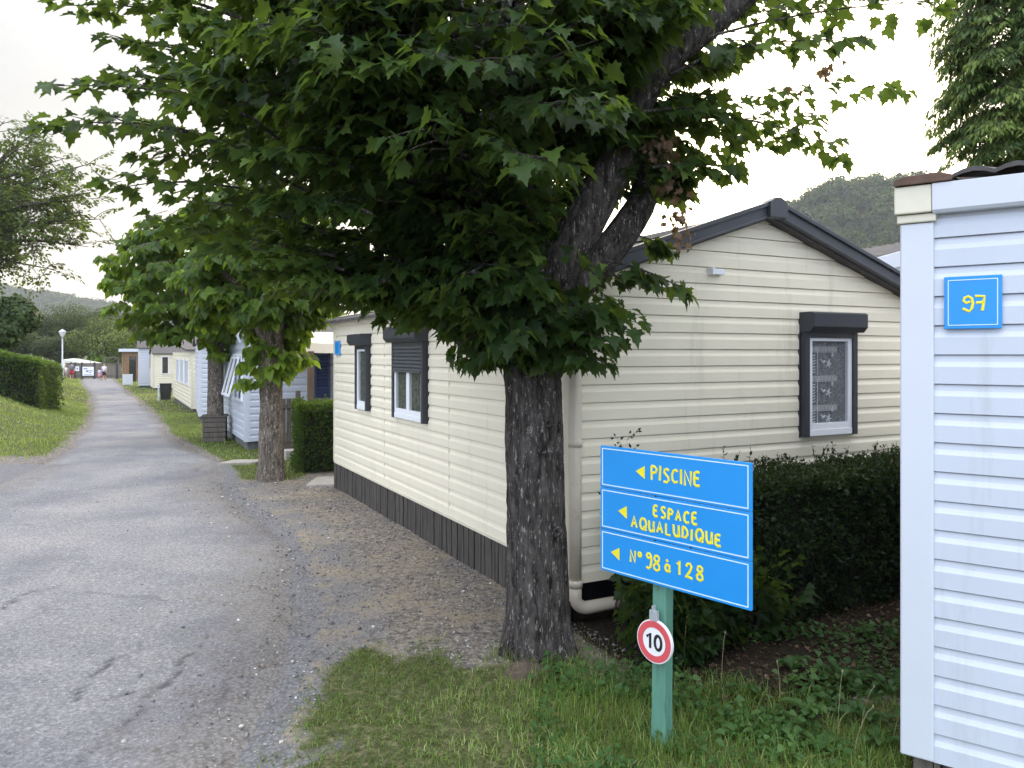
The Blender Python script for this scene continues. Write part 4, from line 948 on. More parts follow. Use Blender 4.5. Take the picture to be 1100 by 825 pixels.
def maple():
    rng = random.Random(11); base = Vector((.17, 5.16, 0)); bz = float(gz(.17, 5.16))
    t = thing('maple_tree', (base.x, base.y, bz), 'big dark maple with a furrowed trunk and low spreading crown beside the cream home', 'tree', 'trees along the lane')
    TP = [P(579, 712, 5.16), P(578, 640, 5.16), P(576, 520, 5.16), P(573, 430, 5.16), P(571, 370, 5.17), P(570, 310, 5.18), P(568, 250, 5.2)]
    parts = [trunk_mesh(TP, [.205, .197, .190, .184, .182, .20, .12], 190, 320, .014, 30, 1, .40)]
    LA = [P(586, 330, 5.17), P(604, 285, 5.14), P(628, 235, 5.10), P(658, 185, 5.06), P(676, 140, 5.02), P(690, 100, 5.0), P(722, 60, 4.98), P(775, 18, 4.95), P(850, -45, 4.9), P(930, -120, 4.9)]
    LB = [P(600, 325, 5.25), P(632, 292, 5.28), P(664, 258, 5.3), P(688, 222, 5.35), P(700, 170, 5.5), P(690, 100, 5.8), P(720, 10, 6.2)]
    LC = [P(560, 335, 5.2), P(548, 270, 5.22), P(520, 200, 5.1), P(470, 120, 4.95), P(420, 40, 4.8), P(330, -60, 4.6)]
    LD = [P(570, 330, 5.3), P(577, 230, 5.5), P(566, 110, 5.7), P(550, 0, 5.9), P(540, -120, 6.1)]
    LE = [P(556, 335, 5.25), P(525, 285, 5.45), P(455, 220, 5.8), P(370, 150, 6.2), P(270, 80, 6.5)]
    for pl, rr, sd in ((LA, [.16, .150, .138, .122, .104, .092, .085, .078, .055, .03], 3), (LB, [.13, .125, .115, .10, .075, .055, .03], 4), (LC, [.15, .13, .11, .09, .07, .04], 5), (LD, [.14, .12, .10, .08, .05], 6), (LE, [.13, .11, .09, .07, .04], 7)):
        parts.append(trunk_mesh(pl, rr, 44, 90, .006, 26, sd))
    V, Fc = join_np(parts); np_mesh('trunk', V, Fc, M['bark1'], t, smooth=True)
    # knots on the trunk
    for (px, py, r) in ((588, 392, .045), (574, 435, .036), (588, 452, .022), (597, 565, .026)):
        k = MB(); c = P(px, py, 5.16) + Vector((0, -.178, 0)); rings = []
        for j, (rr, dy) in enumerate(((1.25, .03), (1.2, -.004), (.85, -.018), (.55, -.004), (.1, .02))): rings.append([c + Vector((rr * r * math.cos(a) * (1 + .12 * math.sin(3 * a + px)), dy, rr * r * 1.15 * math.sin(a) * (1 + .12 * math.sin(2 * a)))) for a in np.linspace(0, 2 * math.pi, 14, endpoint=False)])
        k.loft(rings); obj('knot', k, M['bark1'], t, smooth=True)
    S = Spray()
    zb = lambda r: 2.10 + .30 * r + .13 * r * r
    # crown volume: boughs fan out all round the trunk in tiers
    for i in range(460):
        az = rng.uniform(0, 2 * math.pi); r1 = rng.uniform(.55, 1) ** .7 * 2.2; hv = math.cos(az)
        if hv > .15 and rng.random() < .45: continue                    # thin on the home's side
        if hv > .15: r1 = rng.uniform(.5, 1.25)
        r0 = max(.12, r1 - rng.uniform(.8, 1.35)); lo = zb(r1) + (1.05 if hv > .15 else 0); hi = 5.3 - .28 * r1
        if hi <= lo + .1: continue
        z1 = lo + (hi - lo) * rng.random() ** 1.35; z0 = z1 + rng.uniform(-.15, .25) - .0
        d = Vector((math.cos(az), math.sin(az), 0)); sk = rng.gauss(0, .18); d2 = Vector((math.cos(az + sk), math.sin(az + sk), 0))
        y1 = base.y + d2.y * r1
        if y1 < 3.5 or (base.x + d2.x * r1 < -1.25 and rng.random() < .6): continue
        b = Vector((base.x + d.x * r0, base.y + d.y * r0, z0)); tp = Vector((base.x + d2.x * r1, y1, z1))
        S.spray(b, tp, 8, 9, .115, rng, rng.uniform(.15, .5))
    # inner tufts round the fork and along the limbs
    for i in range(190):
        pl = rng.choice((LC, LC, LC, LE, LE, LD, TP[4:6])); j = rng.randrange(len(pl) - 1); p = pl[j].lerp(pl[j + 1], rng.random())
        az = rng.uniform(math.pi * .55, math.pi * 1.75); d = Vector((math.cos(az), math.sin(az), rng.uniform(-.35, .35)))
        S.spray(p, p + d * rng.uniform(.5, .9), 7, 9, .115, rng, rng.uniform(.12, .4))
    # low shoots that hang over the top of the trunk
    for (x0, y0, x1, y1, Y) in ((560, 318, 490, 372, 4.95), (565, 325, 520, 388, 4.93), (575, 330, 566, 382, 4.85), (590, 330, 612, 388, 4.9), (560, 310, 480, 335, 4.9), (570, 320, 540, 362, 4.8), (600, 330, 636, 340, 4.95), (575, 320, 580, 355, 4.8), (560, 320, 528, 345, 4.75), (550, 330, 500, 352, 5.2), (545, 300, 445, 312, 5.1), (540, 290, 430, 318, 4.8), (540, 305, 470, 335, 5.3), (585, 330, 590, 378, 4.9), (555, 330, 545, 385, 4.9)):
        S.spray(P(x0, y0, Y + .12), P(x1, y1, Y), 8, 7, .108, rng, rng.uniform(.12, .4), .008, .6, .6)
    # outer boughs on the left, tier above tier
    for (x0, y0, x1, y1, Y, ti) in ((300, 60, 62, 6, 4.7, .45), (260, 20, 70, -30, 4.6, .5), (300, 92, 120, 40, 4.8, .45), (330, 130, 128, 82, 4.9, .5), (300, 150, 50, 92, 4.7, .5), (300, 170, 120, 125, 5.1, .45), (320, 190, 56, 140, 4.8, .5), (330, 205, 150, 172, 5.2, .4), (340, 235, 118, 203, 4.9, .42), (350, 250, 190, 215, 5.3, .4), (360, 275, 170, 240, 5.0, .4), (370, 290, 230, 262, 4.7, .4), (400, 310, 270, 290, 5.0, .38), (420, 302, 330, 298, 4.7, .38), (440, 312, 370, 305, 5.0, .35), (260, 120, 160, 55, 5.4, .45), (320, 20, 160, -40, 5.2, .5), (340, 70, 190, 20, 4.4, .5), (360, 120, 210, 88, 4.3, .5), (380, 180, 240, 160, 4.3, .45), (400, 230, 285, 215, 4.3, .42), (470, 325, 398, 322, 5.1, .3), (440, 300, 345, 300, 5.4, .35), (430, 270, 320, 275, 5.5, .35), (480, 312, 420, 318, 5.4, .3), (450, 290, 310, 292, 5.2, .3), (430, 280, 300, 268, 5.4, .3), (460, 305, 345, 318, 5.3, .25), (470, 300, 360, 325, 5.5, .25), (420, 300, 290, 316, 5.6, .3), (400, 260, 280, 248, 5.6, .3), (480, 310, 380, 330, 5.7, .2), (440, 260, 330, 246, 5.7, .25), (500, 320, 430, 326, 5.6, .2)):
        S.spray(P(x0, y0, Y), P(x1, y1, Y - .1), 13, 7, .112, rng, min(.9, ti * rng.uniform(.7, 1.7)), .012, .25, .19, .05)  # lighter tint paints the sky's backlight into the left rim leaves
    # loose boughs on the right, sky between them
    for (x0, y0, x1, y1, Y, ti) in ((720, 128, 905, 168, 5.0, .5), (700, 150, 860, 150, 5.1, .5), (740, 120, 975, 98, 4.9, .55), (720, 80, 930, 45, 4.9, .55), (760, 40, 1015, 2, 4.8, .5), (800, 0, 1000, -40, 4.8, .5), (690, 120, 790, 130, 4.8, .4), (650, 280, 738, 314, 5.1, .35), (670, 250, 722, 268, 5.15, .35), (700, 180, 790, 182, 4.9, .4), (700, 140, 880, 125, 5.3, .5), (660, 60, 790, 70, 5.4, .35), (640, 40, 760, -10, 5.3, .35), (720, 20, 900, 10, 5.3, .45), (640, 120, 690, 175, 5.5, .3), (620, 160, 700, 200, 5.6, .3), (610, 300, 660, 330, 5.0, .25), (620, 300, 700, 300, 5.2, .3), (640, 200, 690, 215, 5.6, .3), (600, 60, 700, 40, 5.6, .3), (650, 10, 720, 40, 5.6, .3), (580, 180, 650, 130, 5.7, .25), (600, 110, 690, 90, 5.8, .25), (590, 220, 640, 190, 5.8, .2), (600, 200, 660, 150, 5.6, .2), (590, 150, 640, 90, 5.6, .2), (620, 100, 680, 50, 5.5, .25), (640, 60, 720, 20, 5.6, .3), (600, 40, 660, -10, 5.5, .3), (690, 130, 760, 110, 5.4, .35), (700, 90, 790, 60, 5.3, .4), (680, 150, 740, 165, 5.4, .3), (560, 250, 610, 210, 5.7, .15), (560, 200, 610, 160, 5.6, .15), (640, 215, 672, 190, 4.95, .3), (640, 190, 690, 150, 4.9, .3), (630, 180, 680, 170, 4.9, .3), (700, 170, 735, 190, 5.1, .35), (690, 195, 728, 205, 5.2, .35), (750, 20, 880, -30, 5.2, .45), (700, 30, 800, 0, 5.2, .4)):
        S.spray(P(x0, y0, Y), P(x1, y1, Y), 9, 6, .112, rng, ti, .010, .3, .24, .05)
    A2 = [proj(np.array([tuple(p)]))[0] for p in LA[1:4]]; A3 = [proj(np.array([tuple(p)]))[0] for p in LA[5:8]]; B2 = [proj(np.array([tuple(p)]))[0] for p in LB[1:4]]
    def keep(pos):
        q = proj(pos); inf = pos[:, 1] < 5.25
        bad = inf & ((seg_dist(q, A2) < 31) | (seg_dist(q, A3) < 19) | (seg_dist(q, B2) < 27)) & (RNG.random(len(q)) < .93)
        bad |= (q[:, 1] > 392) | ((q[:, 0] < 475) & (q[:, 0] > 340) & (q[:, 1] > 346)) | ((q[:, 0] > 742) & (q[:, 1] > 224))
        bad |= (q[:, 0] > 760) & (q[:, 1] > 60) & (RNG.random(len(q)) < .15)
        return ~bad
    n = S.finish(t, MAPLE, M['leaf_maple'], M['bark1'], keep)
    # dried leaves caught on broken twigs
    D = Spray()
    for (x, y, r, c) in ((706, 153, .08, 34), (715, 160, .06, 16), (722, 205, .07, 18), (730, 235, .06, 22), (735, 258, .05, 18), (728, 180, .05, 12), (890, 75, .06, 10), (860, 95, .05, 8)):
        for i in range(c):
            p = P(x, y, 4.85) + Vector((rng.gauss(0, r * .6), rng.gauss(0, r * .6), rng.gauss(0, r * .6)))
            D.leaf(p, (rng.gauss(0, .4), rng.gauss(0, .4), -1), (rng.gauss(0, 1), rng.gauss(0, 1), rng.gauss(0, .4)), rng.uniform(.03, .065), rng.random() * .6)
    leaves('dead_leaves', D.pos, D.ax, D.nr, D.sz, MAPLE, M['leaf_dead'], t, np.array(D.tint))
    return n
print('maple leaves', maple())

def street_tree(base, tr, h_fork, crown, n, leaf, seed, label, lean=0, m='leaf_street', tmpl=HEART, shoots=0, bark='bark2', name='street_tree', tints=(.25, .6), group='trees along the lane', nseg=64, keep=None):
    """crown = (rx, ry, zlo, zhi, dx, dy)"""
    rng = random.Random(seed); bx, by = base; bz = float(gz(bx, by))
    t = thing(name, (bx, by, bz), label, 'tree', group)
    top = Vector((bx + lean, by, bz + h_fork))
    pts = [Vector((bx, by, bz - .1)), Vector((bx + lean * .2, by, bz + .3)), Vector((bx + lean * .5, by, bz + h_fork * .5)), Vector((bx + lean * .9, by, bz + h_fork * .85)), top]
    parts = [trunk_mesh(pts, [tr * 1.12, tr * 1.02, tr * .95, tr * .98, tr * 1.0], nseg, 120, .010, 18, seed, .3)]
    rx, ry, zl, zh, dx, dy = crown; cx, cy = bx + lean + dx, by + dy
    for k in range(6):
        az = k * 1.05 + rng.uniform(-.3, .3); e = Vector((cx + rx * .62 * math.cos(az), cy + ry * .62 * math.sin(az), bz + zl + (zh - zl) * rng.uniform(.4, .85)))
        mid = top.lerp(e, .5) + Vector((rng.gauss(0, .1), rng.gauss(0, .1), .15))
        parts.append(trunk_mesh([top - Vector((0, 0, .25)), top.lerp(mid, .6), mid, e], [tr * .62, tr * .5, tr * .36, tr * .14], 16, 30, .004, 18, seed + k))
    V, Fc = join_np(parts); np_mesh('trunk', V, Fc, M[bark], t, smooth=True)
    S = Spray()
    for i in range(n):
        az = rng.uniform(0, 2 * math.pi); rr = rng.uniform(.35, 1) ** .55; q = rng.random()
        z1 = zl + (zh - zl) * q; prof = math.sqrt(max(.05, 1 - ((q - .45) / .62) ** 2))
        e = Vector((cx + rx * rr * prof * math.cos(az), cy + ry * rr * prof * math.sin(az), bz + z1))
        b = Vector((cx, cy, bz + zl + (zh - zl) * .5)).lerp(e, rng.uniform(.35, .6)); b.z = e.z + rng.uniform(-.1, .35)
        S.spray(b, e, 6, 6, leaf, rng, rng.uniform(*tints), .010, .7, .5)
    for i in range(shoots):                # shoots from the trunk below the crown
        az = rng.uniform(0, 2 * math.pi); z = bz + h_fork - rng.uniform(-.35, .6); p = Vector((bx + lean * .9, by, z)); d = Vector((math.cos(az), math.sin(az), rng.uniform(-.2, .4)))
        S.spray(p, p + d * rng.uniform(.3, .6), 5, 5, leaf, rng, rng.uniform(.6, 1.0), .006, .8, .6)
    S.finish(t, tmpl, M[m], M[bark], keep)
    return t
street_tree((-3.84, 12.25), .185, 2.15, (1.4, 1.4, 2.55, 4.6, -.1, 0), 170, .165, 31, 'broad-leaved tree with light green shoots on its trunk by the clipped hedge', shoots=20)
street_tree((-6.98, 18.1), .18, 2.55, (2.2, 2.0, 2.4, 5.2, -.45, 0), 230, .18, 32, 'broad-leaved tree rising behind the timber box', shoots=8)

def limb_tree(name, base, label, limbs, n, spread, leaf, m, seed, tints=(.3, .7), bark='bark3', tmpl=OVAL, tr=.3, hf=4.0, group='trees beyond the lane', per=7, nsub=8):
    """an open tree: named limbs carry fine sprays"""
    rng = random.Random(seed); bx, by = base; bz = float(gz(bx, by)); t = thing(name, (bx, by, bz), label, 'tree', group)
    top = Vector((bx, by, bz + hf)); parts = [trunk_mesh([Vector((bx, by, bz - .2)), Vector((bx, by, bz + hf * .5)), top], [tr * 1.1, tr, tr * .9], 24, 40, .02, 10, seed, .3)]
    S = Spray()
    for e in limbs:
        e = Vector(e); mid = top.lerp(e, .5) + Vector((rng.gauss(0, .3), rng.gauss(0, .3), rng.uniform(0, .6)))
        pts = [top - Vector((0, 0, .4)), top.lerp(mid, .5) + Vector((0, 0, .1)), mid, mid.lerp(e, .5) + Vector((0, 0, .25)), e]
        parts.append(trunk_mesh(pts, [tr * .55, tr * .42, tr * .30, tr * .15, tr * .03], 10, 30, .006, 10, seed))
        for k in range(n):
            f = rng.uniform(.3, 1.0); j = min(3, int(f * 4)); p = pts[j].lerp(pts[j + 1], f * 4 - j)
            d = Vector((rng.gauss(0, 1), rng.gauss(0, 1), rng.gauss(.15, .7))).normalized()
            S.spray(p, p + d * spread * rng.uniform(.5, 1.1), nsub, per, leaf, rng, rng.uniform(*tints), .02, .3, .5)
    V, Fc = join_np(parts); np_mesh('trunk', V, Fc, M[bark], t, smooth=True); S.finish(t, tmpl, M[m], M[bark])
limb_tree('ash_tree', (-33.0, 40), 'tall thin-leaved tree with bare dark boughs over the bank on the left', [P(105, 205, 40), P(112, 235, 40), P(95, 265, 39), P(70, 170, 40), P(40, 140, 41), P(5, 130, 40), P(60, 215, 38), P(30, 185, 42), P(80, 240, 41), P(40, 265, 39), P(10, 225, 40), P(-15, 170, 40), P(5, 285, 40), P(-30, 240, 41), P(100, 175, 41), P(-50, 150, 40), P(55, 190, 39), P(85, 215, 40), P(20, 250, 39), P(60, 290, 40), P(25, 155, 39)], 32, 1.75, .25, 'leaf_ash', 41, tr=.42, hf=6.0, per=6, nsub=7)

def ball_tree(name, base, rad, zlo, zhi, n, leaf, m, seed, label, cat='tree', group=None, tints=(.2, .7), tmpl=HEART, tr=.2, lumps=9):
    """a dense crown of leaf clumps on a trunk with limbs"""
    rng = np.random.default_rng(seed); bx, by = base; bz = float(gz(bx, by)); t = thing(name, (bx, by, bz), label, cat, group)
    cz = bz + (zlo + zhi) / 2; hz = (zhi - zlo) / 2
    parts = [trunk_mesh([Vector((bx, by, bz - .3)), Vector((bx + .1, by, bz + zlo)), Vector((bx, by, cz))], [tr * 1.1, tr, tr * .5], 14, 24, .02, 8, seed, .3)]
    cl = []
    for k in range(lumps):
        d = rng.normal(size=3); d /= np.linalg.norm(d); d[2] = abs(d[2]) if k % 3 else d[2]; c = np.array([bx, by, cz]) + d * np.array([rad, rad, hz]) * rng.uniform(.4, .72); cl.append((c, rng.uniform(.30, .46)))
        parts.append(trunk_mesh([Vector((bx, by, bz + zlo)), Vector((bx, by, cz)).lerp(Vector(c), .4), Vector(c)], [tr * .5, tr * .35, tr * .1], 6, 12, .005, 8, seed))
    cl.append((np.array([bx, by, cz]), .50))
    V, Fc = join_np(parts); np_mesh('trunk', V, Fc, M['bark3'], t, smooth=True)
    pos = []; nor = []; ti = []
    for c, s in cl:
        k = int(n * s * s / sum(q * q for _, q in cl)); d = unit(rng.normal(size=(k, 3))); rr = rng.uniform(.55, 1.08, (k, 1)) ** .5
        pos.append(c + d * rr * s * np.array([rad, rad, hz])); nor.append(d); ti.append(np.full(k, rng.uniform(*tints)) + rng.normal(size=k) * .14)
    pos, nor, ti = np.concatenate(pos), np.concatenate(nor), np.concatenate(ti)
    g = pos[:, 2] > gz(pos[:, 0], pos[:, 1]) + .05; pos, nor, ti = pos[g], nor[g], ti[g]
    nr = unit(nor + rng.normal(size=nor.shape) * .35 + np.array([0, 0, .15])); ax = np.cross(nr, rng.normal(size=nor.shape)); ax[:, 2] -= .35
    leaves('crown', pos, ax, nr, rng.uniform(.7, 1.3, len(pos)) * leaf, tmpl, M[m], t, ti)
    return t
ball_tree('laurel_tree', (-22.6, 34.0), 1.9, .4, 3.95, 9000, .16, 'leaf_dark', 51, 'dense dark round tree standing behind the clipped bank hedge', group='trees beyond the lane', lumps=10)
for i, (px, Y, rad, zh, ti, lb) in enumerate(((40, 112, 4.2, 8.0, (.0, .55), 'dark spreading tree over the white awning roof'), (78, 118, 5.0, 10.2, (.0, .55), 'tallest dark tree behind the gate'), (112, 116, 4.0, 9.6, (.0, .55), 'dark tree crown above the notice board'), (112, 100, 4.3, 7.4, (.45, 1.0), 'lighter green domed tree behind the gate'), (140, 105, 4.5, 8.2, (.1, .7), 'green tree behind the chalet roof'), (20, 100, 3.6, 5.6, (.1, .7), 'low bushy tree behind the hedge and the lamp post'), (62, 100, 3.4, 4.9, (.1, .6), 'low dark tree just behind the street lamp'), (160, 120, 5, 9.0, (.15, .45), 'tree far behind the small white mobile home'))):
    X = (px - 550) / F * Y
    ball_tree('broadleaf_tree', (X, Y), rad, .8, zh + .6, 11000, .27, 'leaf_far', 60 + i, lb, group='trees beyond the lane', tints=ti, lumps=16, tr=.22, tmpl=OVAL)
for i, (px, Y, rad, zh) in enumerate(((90, 99, 1.3, 3.1), (103, 100, 1.6, 3.6), (113, 99.5, 1.5, 3.4))):
    ball_tree('bush', ((px - 550) / F * Y, Y), rad, .2, zh, 1500, .25, 'leaf_street', 80 + i, ('yellow-green bush behind the white canopy end', 'yellow-green bush above the notice board', 'yellow-green bush behind the timber frame')[i], 'bush', 'bushes behind the gate', tints=(.6, .9), tr=.06, lumps=7)
def feathery():
    rng = random.Random(90); bx, by = 9.6, 14.5; t = thing('feathery_tree', (bx, by, 0), 'dense feathery evergreen above the roof with the 97 plate', 'tree', 'trees beyond the lane')
    V, Fc = join_np([trunk_mesh([Vector((bx, by, -.1)), Vector((bx, by, 5)), Vector((bx, by, 11))], [.3, .24, .05], 20, 40, .02, 8, 5, .3)]); np_mesh('trunk', V, Fc, M['bark3'], t, smooth=True)
    S = Spray()
    for i in range(1100):
        az = rng.uniform(0, 2 * math.pi); z = rng.uniform(4.2, 10.8); rr = 1.62 * math.sqrt(max(.03, 1 - ((z - 7.6) / 3.9) ** 2)) * rng.uniform(.6, 1.0)
        if math.sin(az) > .55: continue
        e = Vector((bx + rr * math.cos(az), by + rr * math.sin(az), z)); b = Vector((bx, by, z + .5)).lerp(e, .4)
        S.spray(b, e + Vector((0, 0, -.25)), 10, 16, .145, rng, rng.uniform(.05, .9), .010, .9, .4)
    S.finish(t, NEEDLE, M['leaf_con'], M['bark3'])
feathery()

# ------------------------------------------------------------------ hedges
def hedge(name, corners, h, n, leaf, m, label, seed, shag=.05, sprigs=0, top_tint=.0, dep=.14, tmpl=OVAL):
    """corners: four ground points (front-left, front-right, back-right, back-left)"""
    rng = np.random.default_rng(seed); c = [Vector(p) for p in corners]; ctr = sum(c, Vector()) / 4
    base = [Vector((p.x, p.y, float(gz(p.x, p.y)))) for p in c]
    t = thing(name, (ctr.x, ctr.y, float(gz(ctr.x, ctr.y))), label, 'hedge')
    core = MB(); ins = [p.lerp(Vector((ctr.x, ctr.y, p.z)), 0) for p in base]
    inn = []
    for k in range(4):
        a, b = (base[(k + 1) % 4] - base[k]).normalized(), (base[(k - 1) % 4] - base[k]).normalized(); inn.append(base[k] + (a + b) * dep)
    core.hexa([p + Vector((0, 0, .0)) for p in inn] + [p + Vector((0, 0, h - dep)) for p in inn]); obj('twigs', core, M['core'], t)  # solid dark block, the hedge's inner shade put into its colour
    faces = [(base[0], base[1], 1.0), (base[1], base[2], .7), (base[2], base[3], .15), (base[3], base[0], 1.0)]
    A = [(q - p).length * h * w for p, q, w in faces]; top_a = (base[1] - base[0]).length * (base[2] - base[1]).length * 1.1
    tot = sum(A) + top_a; pos = []; nor = []; ti = []
    def shape(x, y, z): return shag * 2.2 * (fbm(x * 2.3 + z, y * 2.3 + z * 2, seed) - .5) + shag * (fbm(x * 9 + z * 5, y * 9 + z * 7, seed + 3, 2) - .5) * 2
    for (p, q, w), a in zip(faces, A):
        k = int(n * a / tot); u = rng.random(k); z = rng.random(k) ** .9 * h; d = (q - p).normalized(); nn = np.array((d.y, -d.x, 0))
        if nn @ np.array(((p + q) / 2 - ctr)) < 0: nn = -nn
        X = np.array(p) + u[:, None] * np.array(q - p); X[:, 2] += z; s = shape(X[:, 0], X[:, 1], z) - dep * rng.random(k) ** 2.2
        rnd = sst(h - .10, h, z) * .05 + sst(.12, 0, z) * .0
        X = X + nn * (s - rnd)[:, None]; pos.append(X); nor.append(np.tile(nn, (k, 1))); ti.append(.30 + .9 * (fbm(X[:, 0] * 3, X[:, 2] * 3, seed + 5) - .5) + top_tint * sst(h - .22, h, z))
    k = int(n * top_a / tot); u, v = rng.random(k), rng.random(k)
    B = [np.array(p) for p in base]; X = (B[0] * (1 - u)[:, None] + B[1] * u[:, None]) * (1 - v)[:, None] + (B[3] * (1 - u)[:, None] + B[2] * u[:, None]) * v[:, None]
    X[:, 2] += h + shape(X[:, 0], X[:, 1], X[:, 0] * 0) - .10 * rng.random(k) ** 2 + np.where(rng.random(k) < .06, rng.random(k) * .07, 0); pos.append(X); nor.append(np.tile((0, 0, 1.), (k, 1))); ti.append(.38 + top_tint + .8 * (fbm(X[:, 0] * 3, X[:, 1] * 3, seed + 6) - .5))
    tw = MB()
    for i in range(sprigs):                # long shoots the shears have missed
        u_, v_ = rng.random(), rng.random() * .7; p = (B[0] * (1 - u_) + B[1] * u_) * (1 - v_) + (B[3] * (1 - u_) + B[2] * u_) * v_; p = p + np.array((0, 0, h - .03))
        L = rng.uniform(.06, .22); d = np.array((rng.normal() * .25, rng.normal() * .25, 1)); e = p + d * L; tw.tube([p, e], [.003, .0015], 4)
        for j in range(int(L / .018)):
            f = j * .018 / L; pos.append((p + d * L * f)[None]); nor.append(np.array([[math.cos(j * 2.4), math.sin(j * 2.4), .5]])); ti.append(np.array([.55]))
    pos, nor, ti = np.concatenate(pos), np.concatenate(nor), np.concatenate(ti); k = len(pos)
    nr = unit(nor * .8 + rng.normal(size=(k, 3)) * .6 + np.array((0, 0, .35))); ax = unit(nor * .7 + rng.normal(size=(k, 3)) * .7 + np.array((0, 0, .25)))
    leaves('foliage', pos, ax, nr, rng.uniform(.65, 1.3, k) * leaf, tmpl, M[m], t, ti + rng.normal(size=k) * .16)
    if sprigs: obj('shoots', tw, M['bark3'], t)['kind'] = 'stuff'
    return t
ff = Fr((.425, 5.67, 0), RF, -RW)
hedge('hedge', [ff.p(.34, .78, 0), ff.p(4.4, .82, 0), ff.p(4.4, .08, 0), ff.p(.34, .08, 0)], 1.10, 46000, .036, 'leaf_hedge', 'dark small-leaved hedge along the front of the cream home behind the blue sign', 101, .095, 70, .05)
a, b = G(319, 505), G(362, 507)
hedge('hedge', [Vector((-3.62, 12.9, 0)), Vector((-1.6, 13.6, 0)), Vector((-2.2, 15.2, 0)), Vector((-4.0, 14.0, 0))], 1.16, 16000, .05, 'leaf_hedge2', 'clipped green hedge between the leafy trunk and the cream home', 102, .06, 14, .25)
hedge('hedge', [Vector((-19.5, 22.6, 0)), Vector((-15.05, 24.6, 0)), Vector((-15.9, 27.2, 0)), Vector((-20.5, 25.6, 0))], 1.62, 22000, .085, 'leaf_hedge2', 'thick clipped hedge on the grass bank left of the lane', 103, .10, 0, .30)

# maple seedlings and creeper at the foot of the near hedge
def low_plants():
    rng = random.Random(5); t = thing('maple_sucker', ff.p(.55, .75, 0), 'low leafy maple suckers under the blue sign at the hedge foot', 'plant')
    S = Spray()
    for i in range(170):
        u = rng.uniform(.10, 1.1) if i % 2 else rng.uniform(.08, .5); b = rng.uniform(.74, 1.0); p = ff.p(u, b - .15, 0); p.z = float(gz(p.x, p.y)); h = rng.uniform(.10, .75) * (1 - .4 * abs(u - .5)); e = p + (-RW) * rng.uniform(.05, .22) + RF * rng.gauss(0, .12) + Vector((0, 0, h))
        S.spray(p, e, 4, 5, .075, rng, rng.uniform(.0, .3), .004, .5, .6, .3)
    S.finish(t, MAPLE, M['leaf_maple'], M['bark3'])
    t = thing('privet_shoot', ff.p(.22, .12, 0), 'thin leafy shoot against the siding left of the blue sign', 'plant'); S = Spray()
    for k in range(5): p = ff.p(.30 + .02 * k, .14, .1); S.spray(p, ff.p(.18 + .05 * k, .22, .85 + .14 * k), 8, 5, .04, rng, .3, .004, .2, .25, .5)
    S.finish(t, OVAL, M['leaf_hedge'], M['bark3'])
low_plants()

# ------------------------------------------------------------------ grass, weeds, litter, stones
def blades(name, x, y, h, w, label, tint, seed, m='grass', lean=.5):
    rng = np.random.default_rng(seed); n = len(x); z = gz(x, y) - .008; az = rng.uniform(0, 2 * math.pi, n); ln = rng.uniform(.1, 1, n) * lean * h
    d = np.stack([np.cos(az), np.sin(az), 0 * az], 1); sd = np.stack([-np.sin(az), np.cos(az), 0 * az], 1) * (w * rng.uniform(.6, 1.3, n))[:, None]
    p = np.stack([x, y, z], 1); up = np.array((0, 0, 1.)); m1 = p + d * (ln * .3)[:, None] + up * (h * .55)[:, None]; tip = p + d * ln[:, None] + up * (h * rng.uniform(.75, 1, n))[:, None]
    V = np.stack([p - sd, p + sd, m1 + sd * .75, m1 - sd * .75, tip], 1).reshape(-1, 3)
    b = np.arange(n)[:, None] * 5; Fc = np.concatenate([b + np.array([[0, 1, 2]]), b + np.array([[0, 2, 3]]), b + np.array([[3, 2, 4]])])
    o = np_mesh(name, V, Fc, M[m], None, np.repeat(np.clip(tint + rng.normal(size=n) * .24, 0, 1), 5)); return tag(o, label, 'grass', kind='stuff')
